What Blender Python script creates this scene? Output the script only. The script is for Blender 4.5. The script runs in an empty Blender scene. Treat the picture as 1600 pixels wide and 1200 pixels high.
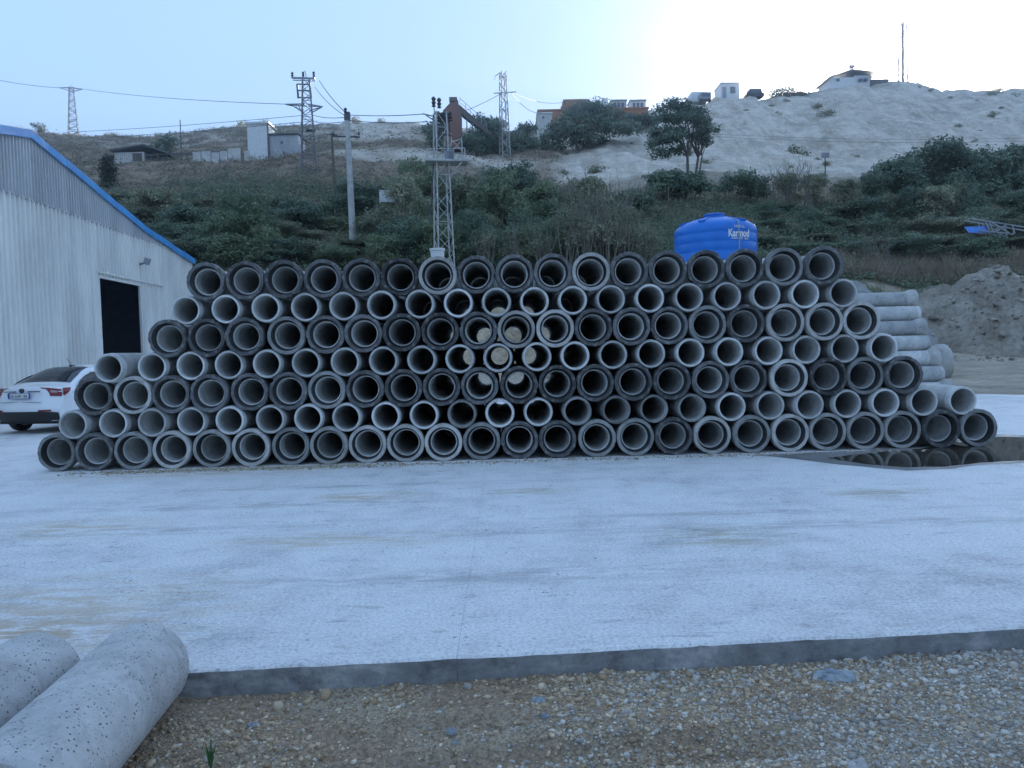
import bpy, bmesh, math, random
import numpy as np
from mathutils import Vector, Matrix

RNG = random.Random(11)
NR = np.random.default_rng(5)
sc = bpy.context.scene
COL = sc.collection

# ------------------------------------------------------------------ camera
F = 1202.0                                   # focal length in photo pixels (1600 x 1200)
CAM = Vector((0, 0, 1.55))
YAW, PITCH, ROLL = math.radians(0.48), math.radians(2.46), math.radians(1.5)
fwd = Vector((math.sin(YAW) * math.cos(PITCH), math.cos(YAW) * math.cos(PITCH), -math.sin(PITCH)))
r0 = fwd.cross(Vector((0, 0, 1))).normalized()
u0 = r0.cross(fwd).normalized()
rgt = r0 * math.cos(ROLL) - u0 * math.sin(ROLL)
upv = r0 * math.sin(ROLL) + u0 * math.cos(ROLL)
cam = bpy.data.cameras.new('camera')
cam.sensor_width = 36
cam.lens = F / 1600 * 36
cam.clip_start, cam.clip_end = 0.05, 1500
camo = bpy.data.objects.new('camera', cam)
camo.matrix_world = Matrix(((rgt.x, upv.x, -fwd.x, CAM.x), (rgt.y, upv.y, -fwd.y, CAM.y),
                            (rgt.z, upv.z, -fwd.z, CAM.z), (0, 0, 0, 1)))
COL.objects.link(camo)
sc.camera = camo

# ------------------------------------------------------------------ light
SUN_EL, SUN_AZ = math.radians(13.0), math.radians(27.5)     # behind the quarry hill on the right
EXPOSURE = 2.62
SKY_STRENGTH, SUN_STRENGTH, HAZE = 0.15, 2.0, 0.0016
SKY_GAMMA, SKY_TINT, HAZE_G = 0.10, (.60, .825, 1.19, 1), .95
w = bpy.data.worlds.new('World')
sc.world = w
w.use_nodes = True
nt = w.node_tree
sky = nt.nodes.new('ShaderNodeTexSky')
sky.sky_type = 'NISHITA'
sky.sun_disc = False
sky.sun_elevation = SUN_EL
sky.sun_rotation = SUN_AZ
sky.air_density, sky.dust_density, sky.ozone_density = 1.0, 0.3, 8.0
bg = nt.nodes['Background']
bg.inputs[1].default_value = SKY_STRENGTH
gm_ = nt.nodes.new('ShaderNodeGamma'); gm_.inputs[1].default_value = SKY_GAMMA     # flattens the sky's range so its dimmer parts light the ground more
mx_ = nt.nodes.new('ShaderNodeMix'); mx_.data_type = 'RGBA'; mx_.blend_type = 'MULTIPLY'; mx_.inputs[0].default_value = 1
mx_.inputs[7].default_value = SKY_TINT
nt.links.new(sky.outputs[0], gm_.inputs[0]); nt.links.new(gm_.outputs[0], mx_.inputs[6]); nt.links.new(mx_.outputs[2], bg.inputs[0])
sun = bpy.data.lights.new('sun', 'SUN')
sun.energy, sun.angle, sun.color = SUN_STRENGTH, math.radians(0.5), (1, .9, .74)
suno = bpy.data.objects.new('sun', sun)
sd = Vector((math.sin(SUN_AZ) * math.cos(SUN_EL), math.cos(SUN_AZ) * math.cos(SUN_EL), math.sin(SUN_EL)))
suno.rotation_euler = sd.to_track_quat('Z', 'Y').to_euler()
COL.objects.link(suno)
sc.view_settings.view_transform = 'Standard'
sc.view_settings.look = 'None'
sc.view_settings.exposure = EXPOSURE
sc.view_settings.gamma = 1
sc.view_settings.use_curve_mapping = False
sc.cycles.use_denoising = True
sc.cycles.max_bounces = 8
sc.cycles.volume_bounces = 0
sc.cycles.volume_step_rate = 4.0

# ------------------------------------------------------------------ helpers
def ray(px, py):
    return rgt * ((px - 800) / F) + upv * ((600 - py) / F) + fwd
def at(px, py, Y):                           # the point of a photo ray at distance Y ahead
    d = ray(px, py)
    return CAM + d * (Y / d.y)
def onz(px, py, z):
    d = ray(px, py)
    return CAM + d * ((z - CAM.z) / d.z)

def vnoise(x, y, seed=0):
    x = np.asarray(x, float); y = np.asarray(y, float)
    xi = np.floor(x).astype(np.int64); yi = np.floor(y).astype(np.int64)
    fx = x - xi; fy = y - yi
    fx = fx * fx * (3 - 2 * fx); fy = fy * fy * (3 - 2 * fy)
    def h(a, b):
        n = (a * 374761393 + b * 668265263 + seed * 974711) & 0x7fffffff
        n = ((n ^ (n >> 13)) * 1274126177) & 0x7fffffff
        return ((n ^ (n >> 16)) & 0xffff) / 65535.0
    return (h(xi, yi) * (1 - fx) + h(xi + 1, yi) * fx) * (1 - fy) + (h(xi, yi + 1) * (1 - fx) + h(xi + 1, yi + 1) * fx) * fy
def fbm(x, y, seed=0, octv=4):
    s = 0; a = .5; t = 0
    for k in range(octv):
        s = s + a * vnoise(np.asarray(x) * 2 ** k, np.asarray(y) * 2 ** k, seed + k * 17); t += a; a *= .5
    return s / t

def tag(o, label=None, cat=None, group=None, kind=None):
    if label: o['label'] = label
    if cat: o['category'] = cat
    if group: o['group'] = group
    if kind: o['kind'] = kind
    return o
def empty(name, loc=(0, 0, 0), rz=0.0):
    o = bpy.data.objects.new(name, None)
    o.location = loc; o.rotation_euler = (0, 0, rz); o.empty_display_size = .3
    COL.objects.link(o)
    return o
def link(name, me, parent=None, loc=None):
    o = bpy.data.objects.new(name, me)
    if parent: o.parent = parent
    if loc is not None: o.location = loc
    COL.objects.link(o)
    return o
def kids(o):
    return [c for c in COL.objects if c.parent == o]
def copy_tree(o, parent=None, ch=None):
    c = o.copy(); COL.objects.link(c); c.parent = parent
    for k in (ch if ch is not None else kids(o)):
        d = k.copy(); COL.objects.link(d); d.parent = c
    return c

class MB:
    """collects shapes, links them as one mesh object"""
    def __init__(s): s.v = []; s.f = []; s.m = []
    def add(s, vs, fs, mi=0):
        n = len(s.v); s.v += [tuple(p) for p in vs]
        s.f += [[i + n for i in f] for f in fs]; s.m += [mi] * len(fs)
        return s
    def box(s, c, size, rz=0, mi=0, M=None):
        x, y, z = size[0] / 2, size[1] / 2, size[2] / 2
        vs = [Vector((a * x, b * y, d * z)) for d in (-1, 1) for a, b in ((-1, -1), (1, -1), (1, 1), (-1, 1))]
        R = M if M is not None else Matrix.Rotation(rz, 3, 'Z')
        vs = [R @ p + Vector(c) for p in vs]
        return s.add(vs, [(3, 2, 1, 0), (4, 5, 6, 7), (0, 1, 5, 4), (1, 2, 6, 5), (2, 3, 7, 6), (3, 0, 4, 7)], mi)
    def bar(s, a, b, wd, hd=None, mi=0):
        a, b = Vector(a), Vector(b); d = b - a; L = d.length
        if L < 1e-6: return s
        M = d.to_track_quat('Y', 'Z').to_matrix()
        return s.box((a + b) / 2, (wd, L, hd or wd), M=M, mi=mi)
    def tube(s, a, b, r1, r2=None, n=8, mi=0, cap=True):
        a, b = Vector(a), Vector(b); r2 = r1 if r2 is None else r2
        M = (b - a).to_track_quat('Z', 'X').to_matrix()
        vs = [];
        for p, r in ((a, r1), (b, r2)):
            vs += [p + M @ Vector((r * math.cos(t), r * math.sin(t), 0)) for t in (2 * math.pi * k / n for k in range(n))]
        fs = [(k, (k + 1) % n, n + (k + 1) % n, n + k) for k in range(n)]
        if cap: fs += [tuple(range(n))[::-1], tuple(range(n, 2 * n))]
        return s.add(vs, fs, mi)
    def path(s, pts, r, n=6, mi=0):
        for a, b in zip(pts, pts[1:]): s.tube(a, b, r, r, n, mi)
        return s
    def lathe(s, prof, n=32, axis='Z', mi=None, c=(0, 0, 0), closed=False, ragged=None):
        vs = []; fs = []; ms = []
        for j, p in enumerate(prof):
            r, h = p[0], p[1]
            for k in range(n):
                t = 2 * math.pi * k / n
                rr = r * (1 + (ragged(j, k) if ragged else 0))
                a, b = rr * math.cos(t), rr * math.sin(t)
                q = (a, b, h) if axis == 'Z' else ((a, h, b) if axis == 'Y' else (h, a, b))
                vs.append((q[0] + c[0], q[1] + c[1], q[2] + c[2]))
        m = len(prof)
        for j in range(m if closed else m - 1):
            j2 = (j + 1) % m
            for k in range(n):
                k2 = (k + 1) % n
                q = (j * n + k, j * n + k2, j2 * n + k2, j2 * n + k)
                fs.append(q if axis != 'Y' else q[::-1]); ms.append((mi[j] if mi else 0))
        b0 = len(s.f); s.add(vs, fs); s.m[b0:] = ms
        return s
    def prism(s, poly, off, mi=0):
        n = len(poly); off = Vector(off)
        vs = [Vector(p) for p in poly] + [Vector(p) + off for p in poly]
        fs = [tuple(range(n))[::-1], tuple(range(n, 2 * n))] + [(k, (k + 1) % n, n + (k + 1) % n, n + k) for k in range(n)]
        return s.add(vs, fs, mi)
    def mesh(s, name, mats, smooth=False):
        me = bpy.data.meshes.new(name)
        me.from_pydata(s.v, [], s.f)
        for m in (mats if isinstance(mats, (list, tuple)) else [mats]): me.materials.append(m)
        me.polygons.foreach_set('material_index', s.m)
        if smooth is True: me.polygons.foreach_set('use_smooth', [True] * len(s.f))
        bm = bmesh.new(); bm.from_mesh(me); bmesh.ops.recalc_face_normals(bm, faces=bm.faces); bm.to_mesh(me); bm.free()
        if smooth is True: me.set_sharp_from_angle(angle=math.radians(38))
        me.update()
        return me
    def build(s, name, mats, parent=None, smooth=False, loc=None):
        return link(name, s.mesh(name, mats, smooth), parent, loc)

def np_mesh(name, V, Fc, mats, tint=None, smooth=False):
    V = np.asarray(V, np.float32); Fc = np.asarray(Fc, np.int32); k = Fc.shape[1]; n = len(Fc)
    me = bpy.data.meshes.new(name)
    me.vertices.add(len(V)); me.vertices.foreach_set('co', V.ravel())
    me.loops.add(n * k); me.loops.foreach_set('vertex_index', Fc.ravel())
    me.polygons.add(n); me.polygons.foreach_set('loop_start', np.arange(0, n * k, k, dtype=np.int32))
    if smooth: me.polygons.foreach_set('use_smooth', np.ones(n, bool))
    for m in (mats if isinstance(mats, (list, tuple)) else [mats]): me.materials.append(m)
    if tint is not None:
        a = me.attributes.new('tint', 'FLOAT', 'FACE'); a.data.foreach_set('value', np.asarray(tint, np.float32))
    me.update(calc_edges=True)
    return me

# ------------------------------------------------------------------ materials
def newmat(name):
    m = bpy.data.materials.new(name); m.use_nodes = True
    t = m.node_tree; b = t.nodes['Principled BSDF']
    return m, t, b
def N(t, typ, **kw):
    n = t.nodes.new(typ)
    for k, v in kw.items():
        if k.startswith('i_'): n.inputs[k[2:].replace('_', ' ')].default_value = v
        else: setattr(n, k, v)
    return n
def noise(t, scale, detail=4, rough=.55, vec=None, dist=0.0):
    n = N(t, 'ShaderNodeTexNoise'); n.inputs['Scale'].default_value = scale
    n.inputs['Detail'].default_value = detail; n.inputs['Roughness'].default_value = rough
    n.inputs['Distortion'].default_value = dist
    if vec is not None: t.links.new(vec, n.inputs['Vector'])
    return n.outputs[0]
def ramp(t, src, stops):
    n = N(t, 'ShaderNodeValToRGB'); e = n.color_ramp.elements
    while len(e) < len(stops): e.new(.5)
    for k, (p, c) in enumerate(stops):
        e[k].position = p; e[k].color = c if len(c) == 4 else (*c, 1)
    t.links.new(src, n.inputs[0]); return n.outputs[0]
def g(v): return (v, v, v)
def mixc(t, fac, a, b, mode='MIX'):
    n = N(t, 'ShaderNodeMix', data_type='RGBA', blend_type=mode)
    if isinstance(fac, (int, float)): n.inputs[0].default_value = fac
    else: t.links.new(fac, n.inputs[0])
    for s, i in ((a, 6), (b, 7)):
        if isinstance(s, tuple): n.inputs[i].default_value = s if len(s) == 4 else (*s, 1)
        else: t.links.new(s, n.inputs[i])
    return n.outputs[2]
def math_(t, op, a, b=None, clamp=False):
    n = N(t, 'ShaderNodeMath', operation=op); n.use_clamp = clamp
    for s, i in ((a, 0), (b, 1)):
        if s is None: continue
        if isinstance(s, (int, float)): n.inputs[i].default_value = s
        else: t.links.new(s, n.inputs[i])
    return n.outputs[0]
def objco(t, scale=None, rot=None):
    tc = N(t, 'ShaderNodeTexCoord').outputs['Object']
    if scale or rot:
        mp = N(t, 'ShaderNodeMapping'); t.links.new(tc, mp.inputs[0])
        if scale: mp.inputs['Scale'].default_value = scale
        if rot: mp.inputs['Rotation'].default_value = rot
        return mp.outputs[0]
    return tc
def bump(t, b, h, strength=.3, dist=.01):
    n = N(t, 'ShaderNodeBump'); n.inputs['Strength'].default_value = strength; n.inputs['Distance'].default_value = dist
    t.links.new(h, n.inputs['Height']); t.links.new(n.outputs[0], b.inputs['Normal'])
def simple(name, c1, c2=None, scale=6, rough=.7, metal=0, bs=0, spec=.5, detail=5):
    m, t, b = newmat(name)
    c2 = c2 or tuple(x * .75 for x in c1)
    nz = noise(t, scale, detail, .6, objco(t))
    t.links.new(ramp(t, nz, [(.3, c2), (.68, c1)]), b.inputs['Base Color'])
    b.inputs['Roughness'].default_value = rough; b.inputs['Metallic'].default_value = metal
    b.inputs['Specular IOR Level'].default_value = spec
    if bs: bump(t, b, noise(t, scale * 6, 4, .6, objco(t)), bs, .01)
    return m

def concrete(name, lo, hi, spots=0.0, ao=.25, warm=(1, 1, 1), rnd=.25, bumps=.35):
    m, t, b = newmat(name)
    co = objco(t)
    oi = N(t, 'ShaderNodeObjectInfo')
    off = N(t, 'ShaderNodeVectorMath', operation='ADD')
    sc_ = N(t, 'ShaderNodeVectorMath', operation='SCALE'); cm = N(t, 'ShaderNodeCombineXYZ')
    for i in range(3): t.links.new(oi.outputs['Random'], cm.inputs[i])
    t.links.new(cm.outputs[0], sc_.inputs[0]); sc_.inputs['Scale'].default_value = 37
    t.links.new(co, off.inputs[0]); t.links.new(sc_.outputs[0], off.inputs[1]); v = off.outputs[0]
    big = noise(t, 3.0, 5, .62, v, .4); mid = noise(t, 22, 4, .6, v)
    f = math_(t, 'ADD', math_(t, 'MULTIPLY', big, .7), math_(t, 'MULTIPLY', mid, .3))
    c = ramp(t, f, [(.37, tuple(lo * q for q in warm)), (.60, tuple(hi * q for q in warm))])
    blot = ramp(t, noise(t, 5.5, 6, .7, v, .8), [(.56, g(0)), (.66, g(.4))])
    c = mixc(t, blot, c, tuple(lo * .55 * q for q in warm))
    mr = N(t, 'ShaderNodeMapRange'); t.links.new(oi.outputs['Random'], mr.inputs[0])
    mr.inputs[3].default_value = 1 - rnd; mr.inputs[4].default_value = 1 + rnd
    cb = N(t, 'ShaderNodeCombineXYZ')
    for i in range(3): t.links.new(mr.outputs[0], cb.inputs[i])
    c = mixc(t, 1.0, c, cb.outputs[0], 'MULTIPLY')
    if spots:
        vo = N(t, 'ShaderNodeTexVoronoi'); vo.inputs['Scale'].default_value = spots; t.links.new(v, vo.inputs['Vector'])
        s = ramp(t, vo.outputs['Distance'], [(.14, g(1)), (.26, g(0))])
        s = math_(t, 'MULTIPLY', s, ramp(t, noise(t, 9, 4, .6, v), [(.40, g(0)), (.56, g(1))]))
        vo2 = N(t, 'ShaderNodeTexVoronoi'); vo2.inputs['Scale'].default_value = spots * 2.1; t.links.new(v, vo2.inputs['Vector'])
        s = math_(t, 'MAXIMUM', s, math_(t, 'MULTIPLY', ramp(t, vo2.outputs['Distance'], [(.12, g(.8)), (.24, g(0))]), ramp(t, noise(t, 12, 3, .5, v), [(.46, g(0)), (.58, g(1))])))
        c = mixc(t, s, c, tuple(lo * .32 * q for q in warm))
        h = math_(t, 'SUBTRACT', noise(t, 60, 5, .6, v), math_(t, 'MULTIPLY', s, 2.0))
    else:
        h = noise(t, 55, 5, .62, v)
    t.links.new(c, b.inputs['Base Color'])
    b.inputs['Roughness'].default_value = .85; b.inputs['Specular IOR Level'].default_value = .3
    bump(t, b, h, bumps, .006)
    return m

M = {}
M['barrel'] = concrete('pipe_concrete', .32, .5, warm=(1, 1, .96))
M['bore'] = concrete('pipe_bore', .34, .52, warm=(1, 1, .96))
M['spigot'] = concrete('pipe_spigot', .38, .58, warm=(1, 1, .96))
M['shoulder'] = concrete('pipe_shoulder', .42, .6, warm=(1, 1, .96))
M['recess_dark'] = concrete('socket_recess_dark', .03, .07)  # socket inside and recess coloured near black on every pipe
M['pale'] = concrete('socket_pale', .25, .42, warm=(1.03, 1, .93))
M['mid'] = concrete('socket_mid', .14, .27, warm=(1, 1, .96))
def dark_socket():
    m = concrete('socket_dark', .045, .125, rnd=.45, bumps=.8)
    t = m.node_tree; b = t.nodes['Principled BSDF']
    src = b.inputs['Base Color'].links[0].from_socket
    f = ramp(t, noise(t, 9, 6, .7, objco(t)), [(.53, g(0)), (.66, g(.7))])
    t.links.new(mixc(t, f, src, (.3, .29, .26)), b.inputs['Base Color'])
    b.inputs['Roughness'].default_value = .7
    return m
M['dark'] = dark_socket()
M['near_pipe'] = concrete('pitted_concrete', .35, .50, spots=48, rnd=.06, bumps=.5, warm=(1, 1, .98))
M['steel'] = simple('galvanised_steel', (.34, .35, .36), (.2, .21, .22), 3, .5, .5)
M['steel_pale'] = simple('pale_galvanised_steel', (.5, .5, .46), (.33, .33, .3), 3, .6, .2)
M['steel_mid'] = simple('weathered_steel', (.2, .21, .23), (.11, .115, .125), 3, .6, .3)
M['steel_dark'] = simple('dark_steel', (.08, .08, .085), None, 4, .6, .3)
M['ceramic'] = simple('brown_ceramic', (.05, .035, .03), None, 5, .3)
M['rust'] = simple('rusty_red_steel', (.27, .12, .085), (.15, .08, .06), 3, .8)
M['white'] = simple('white_paint', (.78, .78, .76), (.62, .62, .6), 3, .5)
M['offwhite'] = simple('weathered_white', (.62, .61, .57), (.42, .41, .38), 2, .7)
M['grey_metal'] = simple('grey_sheet', (.33, .35, .38), (.24, .26, .29), 3, .5)
M['orange'] = simple('orange_brown_render', (.42, .2, .1), (.3, .13, .07), 2, .8)
M['window'] = simple('window_glass', (.10, .13, .17), None, 2, .35)
M['black'] = simple('black_plastic', (.018, .018, .02), None, 5, .5)
M['roof_grey'] = simple('fibre_cement_roof', (.16, .155, .15), (.1, .1, .1), 4, .85)
M['pole'] = concrete('pole_concrete', .34, .5, warm=(1, .98, .9), rnd=.05)
M['wood'] = simple('weathered_wood', (.16, .13, .1), (.09, .075, .06), 5, .85)
M['bark'] = simple('bark', (.2, .17, .13), (.1, .085, .07), 8, .9, bs=.5)
M['twig'] = simple('dry_twigs', (.23, .2, .16), (.13, .115, .095), 3, .9)
M['cable'] = simple('cable', (.06, .06, .065), None, 3, .6)
M['cement_chunk'] = concrete('cement_lump', .22, .36, warm=(.9, 1, 1.06), rnd=.15)

def leafmat(name, lo, hi, rough=.6, trans=.25):
    m, t, b = newmat(name)
    a = N(t, 'ShaderNodeAttribute', attribute_name='tint')
    oi = N(t, 'ShaderNodeObjectInfo')
    f = math_(t, 'ADD', a.outputs['Fac'], math_(t, 'MULTIPLY', math_(t, 'SUBTRACT', oi.outputs['Random'], .5), .6), True)
    c = ramp(t, f, [(0, lo), (.6, tuple((p + q) / 2 for p, q in zip(lo, hi))), (1, hi)])
    t.links.new(c, b.inputs['Base Color'])
    b.inputs['Roughness'].default_value = rough; b.inputs['Specular IOR Level'].default_value = .25
    tr = N(t, 'ShaderNodeBsdfTranslucent'); t.links.new(c, tr.inputs[0])
    mx = N(t, 'ShaderNodeMixShader'); mx.inputs[0].default_value = trans
    out = t.nodes['Material Output']
    t.links.new(b.outputs[0], mx.inputs[1]); t.links.new(tr.outputs[0], mx.inputs[2]); t.links.new(mx.outputs[0], out.inputs[0])
    return m
M['leaf_green'] = leafmat('leaf_green', (.125, .17, .095), (.34, .39, .225))
M['leaf_olive'] = leafmat('leaf_olive', (.155, .175, .11), (.40, .395, .26))
M['leaf_dark'] = leafmat('leaf_dark', (.085, .135, .092), (.265, .33, .225))
M['leaf_cypress'] = leafmat('leaf_cypress', (.02, .034, .018), (.05, .066, .034))
M['leaf_dry'] = leafmat('leaf_dry', (.24, .185, .14), (.50, .40, .31))

# ------------------------------------------------------------------ terrain
# columns of the hill: photo column -> [(distance, photo row)] or (distance, ('z', height))
Zt = lambda v: ('z', v)
COLS = {
 -900: [(20, Zt(-.05)), (40, Zt(-.05)), (60, Zt(5)), (120, Zt(30)), (160, Zt(36)), (240, Zt(20))],
 -300: [(20, Zt(-.05)), (36, Zt(0)), (48, Zt(5)), (60, 335), (85, 270), (120, 205), (160, Zt(36)), (240, Zt(20))],
 0:   [(20, Zt(-.05)), (36, Zt(0)), (44, Zt(4)), (55, 345), (75, 275), (95, 236), (122, 196), (160, Zt(34)), (240, Zt(18))],
 150: [(20, Zt(-.05)), (36, Zt(0)), (44, Zt(5.5)), (50, 372), (65, 310), (80, 264), (100, 240), (125, 213), (160, Zt(32)), (240, Zt(18))],
 240: [(20, Zt(-.05)), (36, Zt(0)), (42, 440), (50, 382), (65, 318), (77, 266), (80, 254), (93, 248), (110, 232), (130, 211), (160, Zt(33)), (240, Zt(18))],
 350: [(20, Zt(-.05)), (36, Zt(0)), (42, 440), (50, 385), (62, 325), (74, 272), (80, 251), (92, 244), (108, 228), (132, 200), (160, Zt(34)), (240, Zt(18))],
 450: [(20, Zt(-.05)), (36, Zt(0)), (42, 440), (50, 385), (62, 325), (74, 275), (80, 248), (92, 241), (110, 220), (133, 193), (165, Zt(35)), (240, Zt(18))],
 560: [(20, Zt(-.05)), (36, Zt(0)), (42, 450), (50, 385), (62, 325), (76, 272), (86, 240), (94, 233), (112, 222), (134, 190), (165, Zt(35)), (240, Zt(18))],
 640: [(20, Zt(-.05)), (37.8, Zt(-.06)), (41, 500), (44, 440), (50, 390), (62, 330), (76, 278), (88, 240), (95, 232), (110, 226), (135, 189), (170, Zt(35)), (240, Zt(18))],
 720: [(20, Zt(-.05)), (37.8, Zt(-.06)), (41, 500), (44, 440), (50, 392), (62, 335), (76, 285), (88, 248), (97, 238), (115, 228), (137, 198), (170, Zt(35)), (240, Zt(18))],
 800: [(20, Zt(-.05)), (37.8, Zt(-.06)), (41, 495), (44, 438), (50, 395), (62, 338), (76, 290), (88, 262), (100, 243), (116, 226), (140, 205), (170, Zt(36)), (240, Zt(20))],
 880: [(20, Zt(-.05)), (37.8, Zt(-.06)), (41, 495), (44, 438), (50, 395), (62, 338), (76, 292), (88, 264), (98, 246), (112, 222), (126, 200), (150, 196), (180, Zt(40)), (240, Zt(22))],
 960: [(20, Zt(-.05)), (37.8, Zt(-.06)), (41, 495), (44, 438), (50, 395), (62, 338), (76, 290), (88, 258), (98, 226), (105, 206), (114, 203), (126, 196), (150, 190), (180, Zt(42)), (240, Zt(22))],
 1050: [(20, Zt(-.05)), (37.8, Zt(-.06)), (41, 490), (44, 435), (50, 395), (62, 338), (72, 294), (82, 270), (95, 236), (110, 194), (122, 174), (134, 166), (160, Zt(47)), (240, Zt(24))],
 1140: [(20, Zt(-.05)), (34, Zt(0)), (40, 490), (44, 435), (50, 395), (62, 338), (72, 296), (82, 268), (95, 230), (110, 186), (124, 152), (136, 147), (160, Zt(49)), (240, Zt(24))],
 1250: [(20, Zt(-.05)), (32, Zt(0)), (40, 480), (45, 432), (50, 402), (62, 345), (75, 300), (88, 262), (105, 218), (125, 168), (140, 140), (152, 138), (180, Zt(50)), (240, Zt(26))],
 1340: [(20, Zt(-.05)), (25, Zt(0)), (36, Zt(.5)), (42, 470), (46, 432), (52, 402), (62, 358), (75, 305), (88, 262), (105, 217), (125, 168), (144, 129), (154, 127), (180, Zt(52)), (240, Zt(28))],
 1420: [(18, Zt(-.05)), (24, Zt(0)), (36, Zt(.5)), (42, 474), (46, 434), (52, 405), (62, 360), (75, 305), (88, 262), (105, 217), (125, 166), (148, 119), (158, 121), (180, Zt(52)), (240, Zt(28))],
 1500: [(18, Zt(-.05)), (22, Zt(0)), (36, Zt(.6)), (42, 478), (46, 437), (52, 408), (62, 362), (75, 308), (88, 262), (105, 222), (125, 178), (148, 142), (165, 141), (190, Zt(52)), (240, Zt(30))],
 1600: [(18, Zt(-.05)), (21, Zt(0)), (36, Zt(.6)), (42, 480), (46, 440), (52, 410), (62, 362), (75, 308), (88, 262), (105, 222), (125, 178), (148, 140), (165, 142), (190, Zt(52)), (240, Zt(30))],
 1900: [(18, Zt(-.05)), (21, Zt(0)), (36, Zt(.6)), (46, 440), (62, 362), (88, 265), (125, 185), (148, 150), (190, Zt(50)), (240, Zt(30))],
 2600: [(18, Zt(-.05)), (21, Zt(0)), (36, Zt(.6)), (62, Zt(9)), (125, Zt(36)), (150, Zt(44)), (240, Zt(30))],
}
DG = np.linspace(15, 245, 461)
_u, _z = [], []
for px, lst in COLS.items():
    ds = [a for a, _ in lst]; zs = [b[1] if isinstance(b, tuple) else at(px, b, a).z for a, b in lst]
    zz = np.interp(DG, ds, zs)
    k = np.exp(-.5 * (np.arange(-8, 9) / 2.6) ** 2); k /= k.sum()
    zp = np.pad(zz, 8, mode='edge'); zz = np.convolve(zp, k, 'valid')
    _u.append(at(px, 250, 1.0).x); _z.append(zz)
_u = np.array(_u); _z = np.array(_z)
def terrain(x, y, rough=True):
    x = np.asarray(x, float); y = np.asarray(y, float)
    u = np.clip(x / y, _u[0] + 1e-6, _u[-1] - 1e-6)
    i = np.clip(np.searchsorted(_u, u) - 1, 0, len(_u) - 2)
    t = (u - _u[i]) / (_u[i + 1] - _u[i]); t = t * t * (3 - 2 * t) * .6 + t * .4
    fd = np.clip((y - DG[0]) / (DG[1] - DG[0]), 0, len(DG) - 1.001); j = fd.astype(int); s = fd - j
    z = (_z[i, j] * (1 - s) + _z[i, j + 1] * s) * (1 - t) + (_z[i + 1, j] * (1 - s) + _z[i + 1, j + 1] * s) * t
    if rough:
        a = np.clip((y - 36) / 14, 0, 1)
        z = z + a * ((fbm(x / 5, y / 5, 3) - .5) * 1.3 + (fbm(x / 1.4, y / 1.4, 9, 3) - .5) * .5)
        q = np.clip((y - 84) / 15, 0, 1) * np.clip((u - .05) / .1, 0, 1)
        gul = np.abs(fbm(x / 7 + .15 * y / 7, y / 22, 21, 4) - .5) * 2
        z = z - q * (1 - gul) ** 3 * 1.5 + q * (fbm(x / 11, y / 11, 31, 4) - .5) * 2.0 + q * (fbm(x / 2.2, y / 2.2, 33, 4) - .5) * .9
        rd = np.clip((y - 20) / 4, 0, 1) * (1 - a)
        z = z + rd * (fbm(x / 2, y / 2, 51) - .5) * .14
    return z
def gz(x, y): return float(terrain(x, y))
def gp(px, d, py=300):                       # a spot on the terrain in a photo column, d metres ahead
    x = at(px, py, d).x
    return Vector((x, d, gz(x, d)))

nu, nd = 420, 330
uu = np.linspace(_u[0] + .02, _u[-1] - .02, nu)
dd = np.concatenate([np.linspace(19, 60, 130), np.linspace(60, 160, 170)[1:], np.linspace(160, 240, 32)[1:]]); nd = len(dd)
UU, DD = np.meshgrid(uu, dd)
XX = UU * DD; YY = DD
ZZ = terrain(XX, YY)
V = np.stack([XX, YY, ZZ], -1).reshape(-1, 3)
idx = np.arange(nu * nd).reshape(nd, nu)
Fq = np.stack([idx[:-1, :-1], idx[:-1, 1:], idx[1:, 1:], idx[1:, :-1]], -1).reshape(-1, 4)

def soil_cover(x, y):
    """share of pale quarry soil, of green cover and of sand at a spot of the hill"""
    u = x / y; n = fbm(x / 9, y / 9, 77, 5); n2 = fbm(x / 3, y / 3, 78, 4)
    pale = np.clip((u - .05 - .12 * (n - .5)) / .05, 0, 1) * np.clip((y - 76 - 14 * (n - .5)) / 7, 0, 1)
    bank = np.clip((u + .24) / .05, 0, 1) * np.clip((.07 - u) / .05, 0, 1) * np.clip((y - 82 - 6 * (n - .5)) / 3, 0, 1) * np.clip((98 - y) / 4, 0, 1)
    top = np.clip((u + .30) / .06, 0, 1) * np.clip((.1 - u) / .05, 0, 1) * np.clip((y - 108) / 8, 0, 1) * np.clip((n - .36) / .2, 0, 1)
    cliff = np.clip((u + .52) / .05, 0, 1) * np.clip((-.3 - u) / .05, 0, 1) * np.clip((y - 104) / 6, 0, 1) * np.clip((n2 - .45) / .15, 0, 1) * .6
    pale = np.clip(pale + bank * .8 + top * .8 + cliff, 0, 1)
    green = np.clip((y - 43.5 + 9 * (u < -.22)) / 2, 0, 1) * np.clip((76 + 12 * (n - .5) - y) / 8, 0, 1) * np.clip((n2 - .25) / .2, 0, 1)
    sand = np.clip((45.0 + 2 * (n2 - .5) - y) / 2.5, 0, 1) * np.clip((u + .27) / .08, 0, 1)
    return pale, green, sand
pa, gr, sa = soil_cover(XX.ravel(), YY.ravel())

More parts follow.
